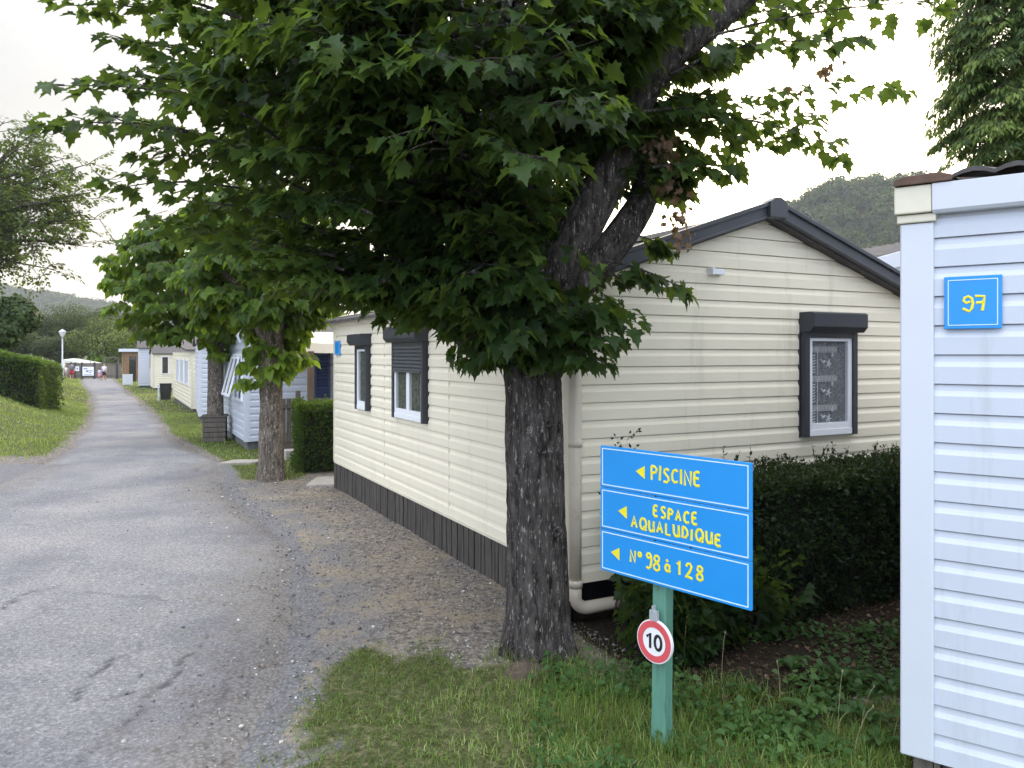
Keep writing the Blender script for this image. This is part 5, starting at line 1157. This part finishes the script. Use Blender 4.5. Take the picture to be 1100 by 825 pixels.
def grass():
    rng = np.random.default_rng(3)
    n = 330000; x = rng.uniform(-1.6, 3.6, n); y = rng.uniform(2.4, 6.2, n); tm = turf_mask(x, y)
    dens = np.clip(tm * (1.5 * fbm(x * 2.6, y * 2.6, 71) + .9 * fbm(x * 9, y * 9, 72) - .62), 0, 1)
    k = rng.random(n) < dens * np.where(x < .2, .27, .33); x, y = x[k], y[k]; dry = fbm(x * 1.7 + 4, y * 1.7, 73); right = sst(-.2, .6, x)
    h = (.018 + .032 * rng.random(len(x)) + .05 * right * fbm(x * 3, y * 3, 74)) * (.7 + .9 * fbm(x * 4, y * 4, 75))
    blades('grass', x, y, h, .0029, 'thin trodden grass round the sign post and tree foot', .40 + 1.5 * np.clip(dry - .52, -.2, .5) + .06 * (1 - right), 1, lean=1.5)
    # tall tufts round the post and trunk
    X = []; Y = []
    for (px, py, r, c) in ((712, 800, .10, 260), (640, 770, .22, 420), (760, 815, .25, 420), (600, 715, .2, 420), (690, 760, .2, 320), (850, 800, .3, 420), (560, 760, .25, 300), (940, 815, .2, 300), (620, 740, .2, 420), (780, 760, .22, 260), (545, 705, .06, 60)):
        g = G(px, py); X.append(g.x + rng.normal(size=c) * r); Y.append(g.y + rng.normal(size=c) * r)
    x, y = np.concatenate(X), np.concatenate(Y); blades('tall_grass', x, y, rng.uniform(.05, .15, len(x)), .0022, 'taller green tufts under the sign and by the trunk', .38 + 0 * x, 2, lean=.8)
    # verges and bank, coarser with distance
    for (x0, x1, y0, y1, n, w, hh, lb, sd) in ((-13, -3.2, 11.5, 28, 90000, .006, .07, 'clipped verge grass between the lane and the homes', 5), (-46, -12, 28, 88, 60000, .02, .10, 'rough grass along the far right verge', 6), (-24, -9, 14, 34, 110000, .008, .09, 'grass on the bank beside the clipped hedge', 7), (-62, -16, 34, 90, 60000, .025, .13, 'grass on the far bank below the lamp post', 8)):
        x = rng.uniform(x0, x1, n); y = rng.uniform(y0, y1, n); right = x > road_r(y) - .1; left = x < road_l(y) + .15
        tm = turf_mask(x, y); k = (rng.random(n) < tm * np.clip(1.9 * fbm(x * 1.3, y * 1.3, sd) - .15, .15, 1)) & (left if sd > 6 else right) & (x > road_l(y) - 14) & (x < road_r(y) + (5 if y1 < 40 else 8)); x, y = x[k], y[k]
        blades('grass', x, y, hh * rng.uniform(.5, 1.2, len(x)), w, lb, .45 + .9 * (fbm(x * .8, y * .8, sd + 9) - .5), sd, lean=.8)
grass()
def weeds():
    rng = np.random.default_rng(12)
    def rosette(mb, g, n, L, w, rise):
        for k in range(n):
            a = k * 2.4 + rng.random(); d = Vector((math.cos(a), math.sin(a), 0)); s = Vector((-d.y, d.x, 0)); l = L * rng.uniform(.6, 1.1); i = len(mb.v)
            prof = [(0, .2), (.2, .7), (.32, .55), (.48, 1.3), (.6, 1.0), (.78, 1.2), (.92, .6), (1, .05)]
            for f, ww in prof:
                c = g + d * l * f + Vector((0, 0, rise * (.5 + .8 * ((k * 7) % 5) / 5) * l * math.sin(f * 2.3))); mb.v += [tuple(c - s * w * ww), tuple(c + Vector((0, 0, -.006))), tuple(c + s * w * ww)]
            for j in range(len(prof) - 1):
                q = i + 3 * j; mb.f += [(q, q + 1, q + 4, q + 3), (q + 1, q + 2, q + 5, q + 4)]
    spots = [(868, 770, .22, .8), (905, 735, .24, 1.0), (930, 775, .2, .7), (850, 720, .20, .9), (800, 745, .16, .7), (885, 805, .2, .5), (945, 800, .2, .6), (760, 700, .14, .8), (820, 790, .18, .5), (700, 735, .12, .6), (955, 745, .2, .8), (840, 815, .17, .5)]
    for k, (px, py, L, r) in enumerate(spots):
        g = G(px, py); mb = MB(); L *= .72; rosette(mb, g, int(rng.integers(8, 14)), L, L * .12, r * .8)
        o = obj('weed', mb, M['weed'], loc=g, smooth=True); att = o.data.attributes.new('tint', 'FLOAT', 'POINT'); att.data.foreach_set('value', np.full(len(o.data.vertices), rng.uniform(.2, .7), np.float32))
        tag(o, 'broad-leaved weed in the grass between the sign and the white home', 'weed', 'weeds before the hedge')
    for k, (px, py, top, bend) in enumerate(((900, 800, 690, 5), (925, 790, 715, 14), (838, 760, 690, -3), (918, 815, 735, 20), (960, 800, 745, 10), (775, 740, 655, 4), (735, 720, 640, 3))):
        g = G(px, py); hgt = .75 * (py - top) / F * g.y; mb = MB(); dx = bend / F * g.y
        pts = [g + Vector((dx * f * f, 0, hgt * f - .02 * (f > .95))) for f in np.linspace(0, 1, 7)]; mb.tube(pts, .0013, 5)
        c = pts[-1]; mb.loft([[c + Vector((r_ * math.cos(a), r_ * math.sin(a), z_)) for a in np.linspace(0, 2 * math.pi, 8, endpoint=False)] for r_, z_ in ((.001, -.006), (.004, 0), (.003, .009), (.001, .012))])
        o = obj('flower_stalk', mb, M['straw'], loc=g); tag(o, 'thin dry flower stalk rising from the weeds before the hedge', 'plant', 'dry stalks before the hedge')
def ground_cover():
    rng = np.random.default_rng(19); n = 24000; x = rng.uniform(.1, 3.2, n); y = rng.uniform(3.3, 5.6, n); k = rng.random(n) < np.maximum(turf_mask(x, y), .55 * (x > .9)) * np.clip(2.6 * fbm(x * 2.2, y * 2.2, 81) - 1.0, 0, 1); x, y = x[k], y[k]; n = len(x)
    p = np.stack([x, y, gz(x, y) + .012 + .075 * rng.random(n) ** 1.5], 1); a = rng.uniform(0, 6.28, n)
    nr = unit(np.stack([rng.normal(size=n) * .4, rng.normal(size=n) * .4, np.ones(n)], 1)); ax = np.stack([np.cos(a), np.sin(a), rng.normal(size=n) * .2], 1)
    tag(leaves('ground_cover', p, ax, nr, rng.uniform(.014, .05, n), HEART, M['weed'], None, .25 + .9 * (fbm(x * 3, y * 3, 83) - .3) + rng.normal(size=n) * .12), 'small-leaved green ground cover among the grass by the sign', 'ground cover', kind='stuff')
ground_cover()
M['straw'] = plain('dry_stalk', (.30, .25, .14), .8, .2, 9)
weeds()
def litter():
    rng = np.random.default_rng(15); n = 3000
    u = rng.uniform(-.1, 4, n); b = rng.uniform(.55, 1.75, n); X = np.array([tuple(ff.p(a, c, 0)) for a, c in zip(u, b)]); X[:, 2] = gz(X[:, 0], X[:, 1]) + rng.random(n) * .02
    nr = unit(np.stack([rng.normal(size=n) * .5, rng.normal(size=n) * .5, np.ones(n)], 1)); ax = rng.normal(size=(n, 3)) * np.array((1, 1, .15))
    o = leaves('leaf_litter', X, ax, nr, rng.uniform(.010, .034, n), HEART, M['leaf_dead'], None, rng.random(n) ** 2 * .8); tag(o, 'brown dead leaves on the bare earth before the hedge', 'leaf litter', kind='stuff')
    # twigs and straw on the dirt
    n = 15000; x = rng.uniform(-4.2, .6, n); y = rng.uniform(3.6, 12, n); k = (x > road_r(y) - .3) & (x < .425 - .52 * (y - 5.67) + .1) & (rng.random(n) < 2.2 * fbm(x * 2, y * 2, 88) - .4); x, y = x[k], y[k]; n = len(x)
    p = np.stack([x, y, gz(x, y) + .004], 1); a = rng.uniform(0, 6.28, n); d = np.stack([np.cos(a), np.sin(a), rng.normal(size=n) * .12], 1); 
    o = leaves('straw_litter', p, d, np.tile((0, 0, 1.), (n, 1)), rng.uniform(.02, .06, n), T_([(-.03, 0, 0), (.03, 0, 0), (.03, 1, .05), (-.03, 1, .05)], [(0, 1, 2), (0, 2, 3)]), M['leaf_dead'], None, rng.random(n)); tag(o, 'straw and dry bits on the bare ground beside the skirt', 'litter', kind='stuff')
    # loose stones
    bm = bmesh.new(); bmesh.ops.create_icosphere(bm, subdivisions=1, radius=1); iv = np.array([tuple(v.co) for v in bm.verts]); it = np.array([[v.index for v in f.verts] for f in bm.faces]); bm.free()
    n = 95000; x = rng.uniform(-8, 1.2, n); y = rng.uniform(3.3, 12, n); dr = x - road_r(y); wall = .425 - .521 * (y - 5.67)
    pr = np.where(dr > -.9, .55, .10) * np.where((x > wall - .55) & (y < 8), 1.3, .75) * (turf_mask(x, y) < .6); k = (rng.random(n) < pr) & (x < wall + .12) & (x > road_l(y) + .2)
    k |= (rng.random(n) < .4) & (np.hypot(x + .25, y - 5.35) < .45)
    x, y = x[k], y[k]; n = len(x); s = rng.lognormal(-5.3, .5, n); s = np.clip(s, .002, .024)
    V = iv[None] * s[:, None, None] * rng.uniform(.6, 1.2, (n, 1, 3)) * (1 + .25 * rng.normal(size=(n, len(iv), 1)) * .6); V[..., 2] *= .7
    V = V + np.stack([x, y, gz(x, y) + s * .25], 1)[:, None]; Fc = (it[None] + (np.arange(n) * len(iv))[:, None, None]).reshape(-1, 3)
    o = np_mesh('gravel', V.reshape(-1, 3), Fc, M['stone_var'], None, np.repeat(rng.random(n), len(iv))); tag(o, 'loose grey stones along the lane edge and the skirt', 'gravel', kind='stuff')
def stone_var():
    m, N, L, b = new_mat('loose_stones'); at = N.new('ShaderNodeAttribute'); at.attribute_name = 'tint'
    r = ramp_node(N, [(0, (.07, .07, .075)), (.5, (.20, .195, .19)), (.9, (.34, .31, .27)), (1, (.62, .60, .56))]); L.new(at.outputs['Fac'], r.inputs[0]); L.new(r.outputs[0], b.inputs['Base Color']); b.inputs['Roughness'].default_value = .9; return m
M['stone_var'] = stone_var(); litter()
# crumpled brown rag lying at the foot of the trunk
def rag():
    g = G(570, 724); xs = np.linspace(-.17, .17, 40); ys = np.linspace(-.10, .10, 26); X, Y = np.meshgrid(xs, ys); q = 1 - np.clip((X / .17) ** 2 + (Y / .10) ** 2, 0, 1)
    Z = .085 * np.sqrt(q) * (.35 + .8 * fbm(X * 14 + 3, Y * 18, 91)) + .06 * np.abs(2 * vnoise(X * 16 + Y * 22, Y * 16 - X * 8, 92) - 1) * np.sqrt(q) - .012
    V = np.stack([X + g.x, Y + g.y, Z + gz(X + g.x, Y + g.y)], -1).reshape(-1, 3); ny, nx = X.shape; i = (np.arange(ny - 1)[:, None] * nx + np.arange(nx - 1)[None]).ravel()
    o = np_mesh('rag', V, np.stack([i, i + 1, i + nx + 1, i + nx], 1), plain('brown_rag', (.085, .062, .045), .95, .35, 18, bmp=.01), smooth=True, loc=tuple(g)); tag(o, 'crumpled brown rag on the ground at the foot of the big trunk', 'rag')
rag()

# ------------------------------------------------------------------ things along the lane
def crate(center, w, d, h, rot, label):
    fr = Fr(center, (math.cos(rot), math.sin(rot), 0), (math.sin(rot), -math.cos(rot), 0)); gb = center.z; t = thing('timber_box', center, label, 'planter box')
    b = MB(); n = 5; ph = h / n
    for k in range(n):
        z0 = gb + k * ph + .006; z1 = gb + (k + 1) * ph - .006
        fbox(b, fr, -w / 2, w / 2, .0, .035, z0, z1); fbox(b, fr, -w / 2, w / 2, -d, -d + .035, z0, z1); fbox(b, fr, -w / 2, -w / 2 + .035, -d + .037, -.002, z0, z1); fbox(b, fr, w / 2 - .035, w / 2, -d + .037, -.002, z0, z1)
    obj('boards', b, M['wood_grey'], t, bevel=.006)
    c = MB(); fbox(c, fr, -w / 2 - .03, w / 2 + .03, -.04, .06, gb + h, gb + h + .035); fbox(c, fr, -w / 2 - .03, w / 2 + .03, -d - .03, -d + .06, gb + h, gb + h + .035); fbox(c, fr, -w / 2 - .03, -w / 2 + .06, -d + .062, -.042, gb + h, gb + h + .035); fbox(c, fr, w / 2 - .06, w / 2 + .03, -d + .062, -.042, gb + h, gb + h + .035)
    obj('rim', c, M['wood_grey'], t, bevel=.005)
    s = MB(); fbox(s, fr, -w / 2 + .04, w / 2 - .04, -d + .04, -.04, gb, gb + h - .06); obj('lining', s, M['core'], t)
crate(G(230, 475), .50, .5, .58, .28, 'weathered grey timber box at the foot of a lane tree')
g = G(259, 498); m = MB(); m.loft([[Vector((g.x + dx, g.y + dy, g.z + z)) for dx, dy in ((-.34, -.25), (.30, -.12), (.36, .28), (-.22, .22))] for z in (-.05, .045)]); tag(obj('paving_slab', m, M['concrete'], loc=g, bevel=.01), 'pale concrete slab in the verge grass left of the leafy trunk', 'slab')
g = G(352, 519); m = MB(); m.loft([[Vector((g.x + dx, g.y + dy, g.z + z)) for dx, dy in ((-.25, -.35), (.25, -.25), (.22, .5), (-.28, .42))] for z in (-.05, .035)]); tag(obj('paving_slab', m, M['concrete'], loc=g, bevel=.01), 'worn slab at the far corner of the cream home beside the clipped hedge', 'slab')
g = G(178, 430); fr = Fr(g, (.9, .42, 0), (.42, -.9, 0)); t = thing('wheelie_bin', g, 'dark bin with a pale side standing by the cream home wall', 'bin')
m = MB(); m.loft([[fr.p(a, b, g.z + z) for a, b in ((-s, s * .8), (s, s * .8), (s, -s * .8), (-s, -s * .8))] for s, z in ((.22, .04), (.27, .78))]); obj('body', m, M['dark_box'], t, bevel=.02)
m = MB(); m.loft([[fr.p(a, b, g.z + z) for a, b in ((-.28, .26), (.28, .26), (.28, -.25), (-.28, -.25))] for z in (.782, .84)]); obj('lid', m, M['dark_box'], t, bevel=.02)
m = MB(); fbox(m, fr, -.36, -.29, -.25, .25, g.z, g.z + .78); obj('side_panel', m, M['white_trim'], t)
g = G(137, 414); fr = Fr(g, (.9, .42, 0), (.42, -.9, 0)); t = thing('gas_locker', g, 'white metal locker box standing on the verge before the chalet', 'locker')
m = MB(); fbox(m, fr, -.37, .37, -.5, 0, g.z, g.z + .86); obj('cabinet', m, M['white_trim'], t, bevel=.04)
m = MB(); fbox(m, fr, -.33, .33, .002, .02, g.z + .06, g.z + .80); obj('door', m, M['white_trim'], t, bevel=.01)
m = MB(); fbox(m, fr, -.39, .39, -.52, .03, g.z + .862, g.z + .90); obj('top', m, M['white_trim'], t, bevel=.01)
def lamp():
    Y = 58.0; X = (67 - 550) / F * Y; gb = float(gz(X, Y)); t = thing('street_lamp', (X, Y, gb), 'grey street lamp with a white faceted lantern on the bank', 'street lamp')
    zt = EYE + (380 - 362) / F * Y; m = MB(); m.tube([(X, Y, gb - .1), (X, Y, gb + .9), (X, Y, gb + .92), (X, Y, zt)], [.09, .085, .055, .045], 12); obj('pole', m, M['galv'], t, smooth=True)
    m = MB(); m.loft([[Vector((X + r * math.cos(a), Y + r * math.sin(a), zt + z)) for a in np.linspace(0, 2 * math.pi, 6, endpoint=False)] for r, z in ((.10, 0), (.27, .34), (.26, .38))]); obj('lantern', m, M['sign_white'], t)
    m = MB(); m.loft([[Vector((X + r * math.cos(a), Y + r * math.sin(a), zt + z)) for a in np.linspace(0, 2 * math.pi, 6, endpoint=False)] for r, z in ((.30, .382), (.28, .42), (.08, .56), (.03, .60))]); obj('cap', m, M['galv'], t)
    m = MB(); fbox(m, Fr((X, Y, 0), (1, 0, 0), (0, -1, 0)), .06, .15, -.03, .06, gb + 1.0, gb + 1.55); obj('notice', m, M['sign_white'], t)
lamp()
def gate():
    Y = 88.0; fr = Fr(((100 - 550) / F * Y, Y, 0), (1, .06, 0), (.06, -1, 0)); gb = float(gz(-48, Y)); sc = Y / F
    t = thing('gate_fence', (fr.o.x, Y, gb), 'grey plank fence with gate closing the lane end', 'fence')
    m = MB(); a = -3.0
    while a < 3.0: fbox(m, fr, a, a + .13, 0, .03, gb + .08, gb + 1.78 + .02 * math.sin(a * 9)); a += .15
    obj('planks', m, M['fence_wood'], t)
    m = MB(); fbox(m, fr, -3.1, 3.1, .03, .07, gb + .3, gb + .42); fbox(m, fr, -3.1, 3.1, .03, .07, gb + 1.72, gb + 1.82); obj('rail', m, M['wood_grey'], t)
    for px in (77, 81.5, 88.5, 101.5, 125): 
        m = MB(); a = (px - 100) * sc; fbox(m, fr, a - .09, a + .09, -.09, .10, gb - .05, gb + 1.9); obj('post', m, M['anthracite'], t)
    m = MB()
    for a in (.9, 2.6): fbox(m, fr, a, a + .12, -.4, -.28, gb + 1.5, gb + 2.55)
    fbox(m, fr, .9, 2.72, -.4, -.28, gb + 2.4, gb + 2.52); m.tube([fr.p(.95, -.34, gb + 1.8), fr.p(1.7, -.34, gb + 2.4)], .05, 6); m.tube([fr.p(1.7, -.34, gb + 1.8), fr.p(2.5, -.34, gb + 2.4)], .05, 6); obj('timber_frame', m, M['wood_grey'], t)
    def board(px0, px1, py0, py1, lb, marks):
        a0, a1 = (px0 - 100) * sc, (px1 - 100) * sc; z1, z0 = EYE + (380 - py0) * sc, EYE + (380 - py1) * sc; o = fr.p((a0 + a1) / 2, .12, z0)
        b = thing('notice_board', o, lb, 'notice board', 'notice boards on the gate'); m = MB(); fbox(m, fr, a0, a1, .104, .13, z0, z1); obj('panel', m, M['sign_white'], b)
        m = MB()
        for (u0, u1, v0, v1) in marks: fbox(m, fr, a0 + (a1 - a0) * u0, a0 + (a1 - a0) * u1, .13, .134, z0 + (z1 - z0) * v0, z0 + (z1 - z0) * v1)
        obj('print', m, M['line_grey'], b)
    board(89.5, 101.2, 394, 403.5, 'large pale printed notice board on the fence planks', ((.1, .45, .72, .84), (.3, .55, .4, .62), (.6, .9, .5, .6), (.6, .8, .3, .4), (.15, .85, .1, .16)))
    board(82.2, 86, 393.5, 398.5, 'small square notice with dark pictogram on the gate', ((.3, .7, .3, .75),))
M['line_grey'] = plain('blue_grey_print', (.22, .24, .42), .6, .1, 9); gate()
def canopy():
    Y = 94.0; a, b, c = P(50, 383, Y), P(75, 387, Y), P(99, 392, Y - 2); t = thing('canopy', (b.x, b.y, float(gz(b.x, b.y))), 'long low white canopy roof beyond the gate', 'canopy')
    m = MB(); n = 10; rings = []
    for k in range(n + 1):
        p = P(66 + 33 * k / n, 386.5 + 5.5 * (k / n) ** 1.3, Y); q = Vector((0, 2.5, .18)); rings.append([p + Vector((0, 0, -.65 + .3 * k / n)), p, p + q, p + q + Vector((0, 0, -.06))])
    m.loft(rings); obj('roof', m, M['awning_pale'], t)
    for px in (68, 82, 97):
        m = MB(); p = P(px, 388, Y + .3); m.tube([(p.x, p.y, float(gz(p.x, p.y)) - .1), (p.x, p.y, p.z + .1)], .06, 8); obj('post', m, M['galv'], t)
canopy()
# ------------------------------------------------------------------ people at the lane end
SKIN = plain('skin', (.48, .29, .21), .6, .08, 9)
def person(px, py, H, shirt, legs, hair, label, turn=0, stride=.12, Y=None, skirt=False, bare=True):
    g = G(px, py) if Y is None else Vector(((px - 550) / F * Y, Y, float(gz((px - 550) / F * Y, Y))))
    t = thing('person', g, label, 'person', 'people at the lane end'); s = H / 1.75; rot = turn
    def w(x, y, z): return Vector((g.x + s * (x * math.cos(rot) - y * math.sin(rot)), g.y + s * (x * math.sin(rot) + y * math.cos(rot)), g.z + s * z))
    J = [((0, 0, .95), .13), ((0, 0, 1.2), .125), ((0, 0, 1.42), .12), ((0, .0, 1.53), .05), ((0, -.01, 1.64), .095), ((0, 0, 1.72), .07)]
    E = [(0, 1), (1, 2), (2, 3), (3, 4), (4, 5)]
    for sg in (-1, 1):
        st = stride * sg; i = len(J)
        J += [((sg * .09, 0, .90), .095), ((sg * .10, -st * .4, .50), .062), ((sg * .10, st, .09), .042), ((sg * .10, st - .13, .03), .035)]; E += [(0, i), (i, i + 1), (i + 1, i + 2), (i + 2, i + 3)]
        k = len(J); J += [((sg * .19, 0, 1.40), .055), ((sg * .25, st * .3, 1.13), .042), ((sg * .26, -st * .5 - .05, .90), .033), ((sg * .26, -st * .5 - .08, .80), .03)]; E += [(2, k), (k, k + 1), (k + 1, k + 2), (k + 2, k + 3)]
    me = bpy.data.meshes.new('body'); me.from_pydata([tuple(w(*p) - g) for p, _ in J], E, []); me.update(); o = link('body', me, SKIN, t)
    sk = o.modifiers.new('skin', 'SKIN'); ss = o.modifiers.new('sub', 'SUBSURF'); ss.levels = ss.render_levels = 1; sk.use_smooth_shade = True
    for v, (_, r) in zip(me.skin_vertices[0].data, J): v.radius = (r * s, r * s)
    me.skin_vertices[0].data[0].use_root = True
    A = np.linspace(0, 2 * math.pi, 14, endpoint=False)
    def ring(cx, cy, z, rx, ry): return [w(cx + rx * math.cos(a), cy + ry * math.sin(a), z) for a in A]
    m = MB(); m.loft([ring(0, 0, .93, .185, .15), ring(0, 0, 1.2, .175, .145), ring(0, 0, 1.40, .205, .135), ring(0, 0, 1.50, .09, .08)])
    for sg in (-1, 1): m.tube([w(sg * .16, 0, 1.43), w(sg * .225, stride * sg * .1, 1.22)], [.085 * s, .07 * s], 10)
    obj('shirt', m, shirt, t, smooth=True)
    m = MB()
    if skirt: m.loft([ring(0, 0, 1.0, .17, .14), ring(0, 0, .75, .23, .19), ring(0, 0, .52, .30, .25)])
    else:
        m.loft([ring(0, 0, 1.0, .178, .142), ring(0, 0, .84, .19, .15)])
        for sg in (-1, 1): m.tube([w(sg * .09, 0, .92), w(sg * .105, -stride * sg * .4, .52)], [.12 * s, .10 * s], 12)
    obj('skirt' if skirt else 'shorts', m, legs, t, smooth=True)
    m = MB(); m.loft([ring(0, .02, 1.60, .06, .085), ring(0, .015, 1.67, .108, .112), ring(0, .005, 1.74, .10, .10), ring(0, 0, 1.785, .04, .045)]); obj('hair', m, hair, t, smooth=True)
    m = MB()
    for sg in (-1, 1):
        for dx in (-.012, .012): pass
        m.tube([w(sg * .10, stride * sg + .05, .035), w(sg * .10, stride * sg - .17, .03)], [.05 * s, .045 * s], 8)
    obj('shoes', m, M['dark_box'], t)
C_ = lambda n, c: plain(n, c, .85, .12, 9)
person(77, 407, 1.75, C_('grey_shirt', (.16, .16, .19)), C_('red_shorts', (.45, .03, .05)), C_('dark_hair', (.03, .02, .015)), 'person in a grey shirt and red shorts walking by the gate post', .4, Y=80)
person(71, 404.5, 1.3, C_('pale_shirt', (.7, .7, .74)), C_('grey_shorts', (.3, .3, .34)), C_('fair_hair', (.2, .13, .07)), 'small person in pale clothes beside the lamp post', -.5, .08, Y=80)
person(107, 406, 1.25, C_('lilac_top', (.55, .5, .68)), C_('pink_skirt', (.6, .2, .32)), C_('black_hair', (.015, .012, .01)), 'child in a pink skirt and lilac top walking before the fence', .1, .1, Y=82, skirt=True)
person(112, 406, 1.75, C_('white_shirt', (.68, .64, .76)), C_('black_shorts', (.02, .02, .024)), C_('light_hair', (.3, .22, .13)), 'adult in a white shirt and black shorts walking before the fence', -.1, .16, Y=82)
# ------------------------------------------------------------------ the evening air
def air():
    m = bpy.data.materials.new('haze'); m.use_nodes = True; N, L = m.node_tree.nodes, m.node_tree.links; N.clear()
    out = N.new('ShaderNodeOutputMaterial'); v = N.new('ShaderNodeVolumePrincipled'); v.inputs['Color'].default_value = (.86, .90, .98, 1); v.inputs['Density'].default_value = .00026; v.inputs['Anisotropy'].default_value = .2
    L.new(v.outputs[0], out.inputs['Volume'])
    h = MB(); h.hexa([(-2500, -80, -8), (2500, -80, -8), (2500, 1900, -8), (-2500, 1900, -8), (-2500, -80, 140), (2500, -80, 140), (2500, 1900, 140), (-2500, 1900, 140)])
    tag(obj('haze', h, m), kind='stuff')
air()
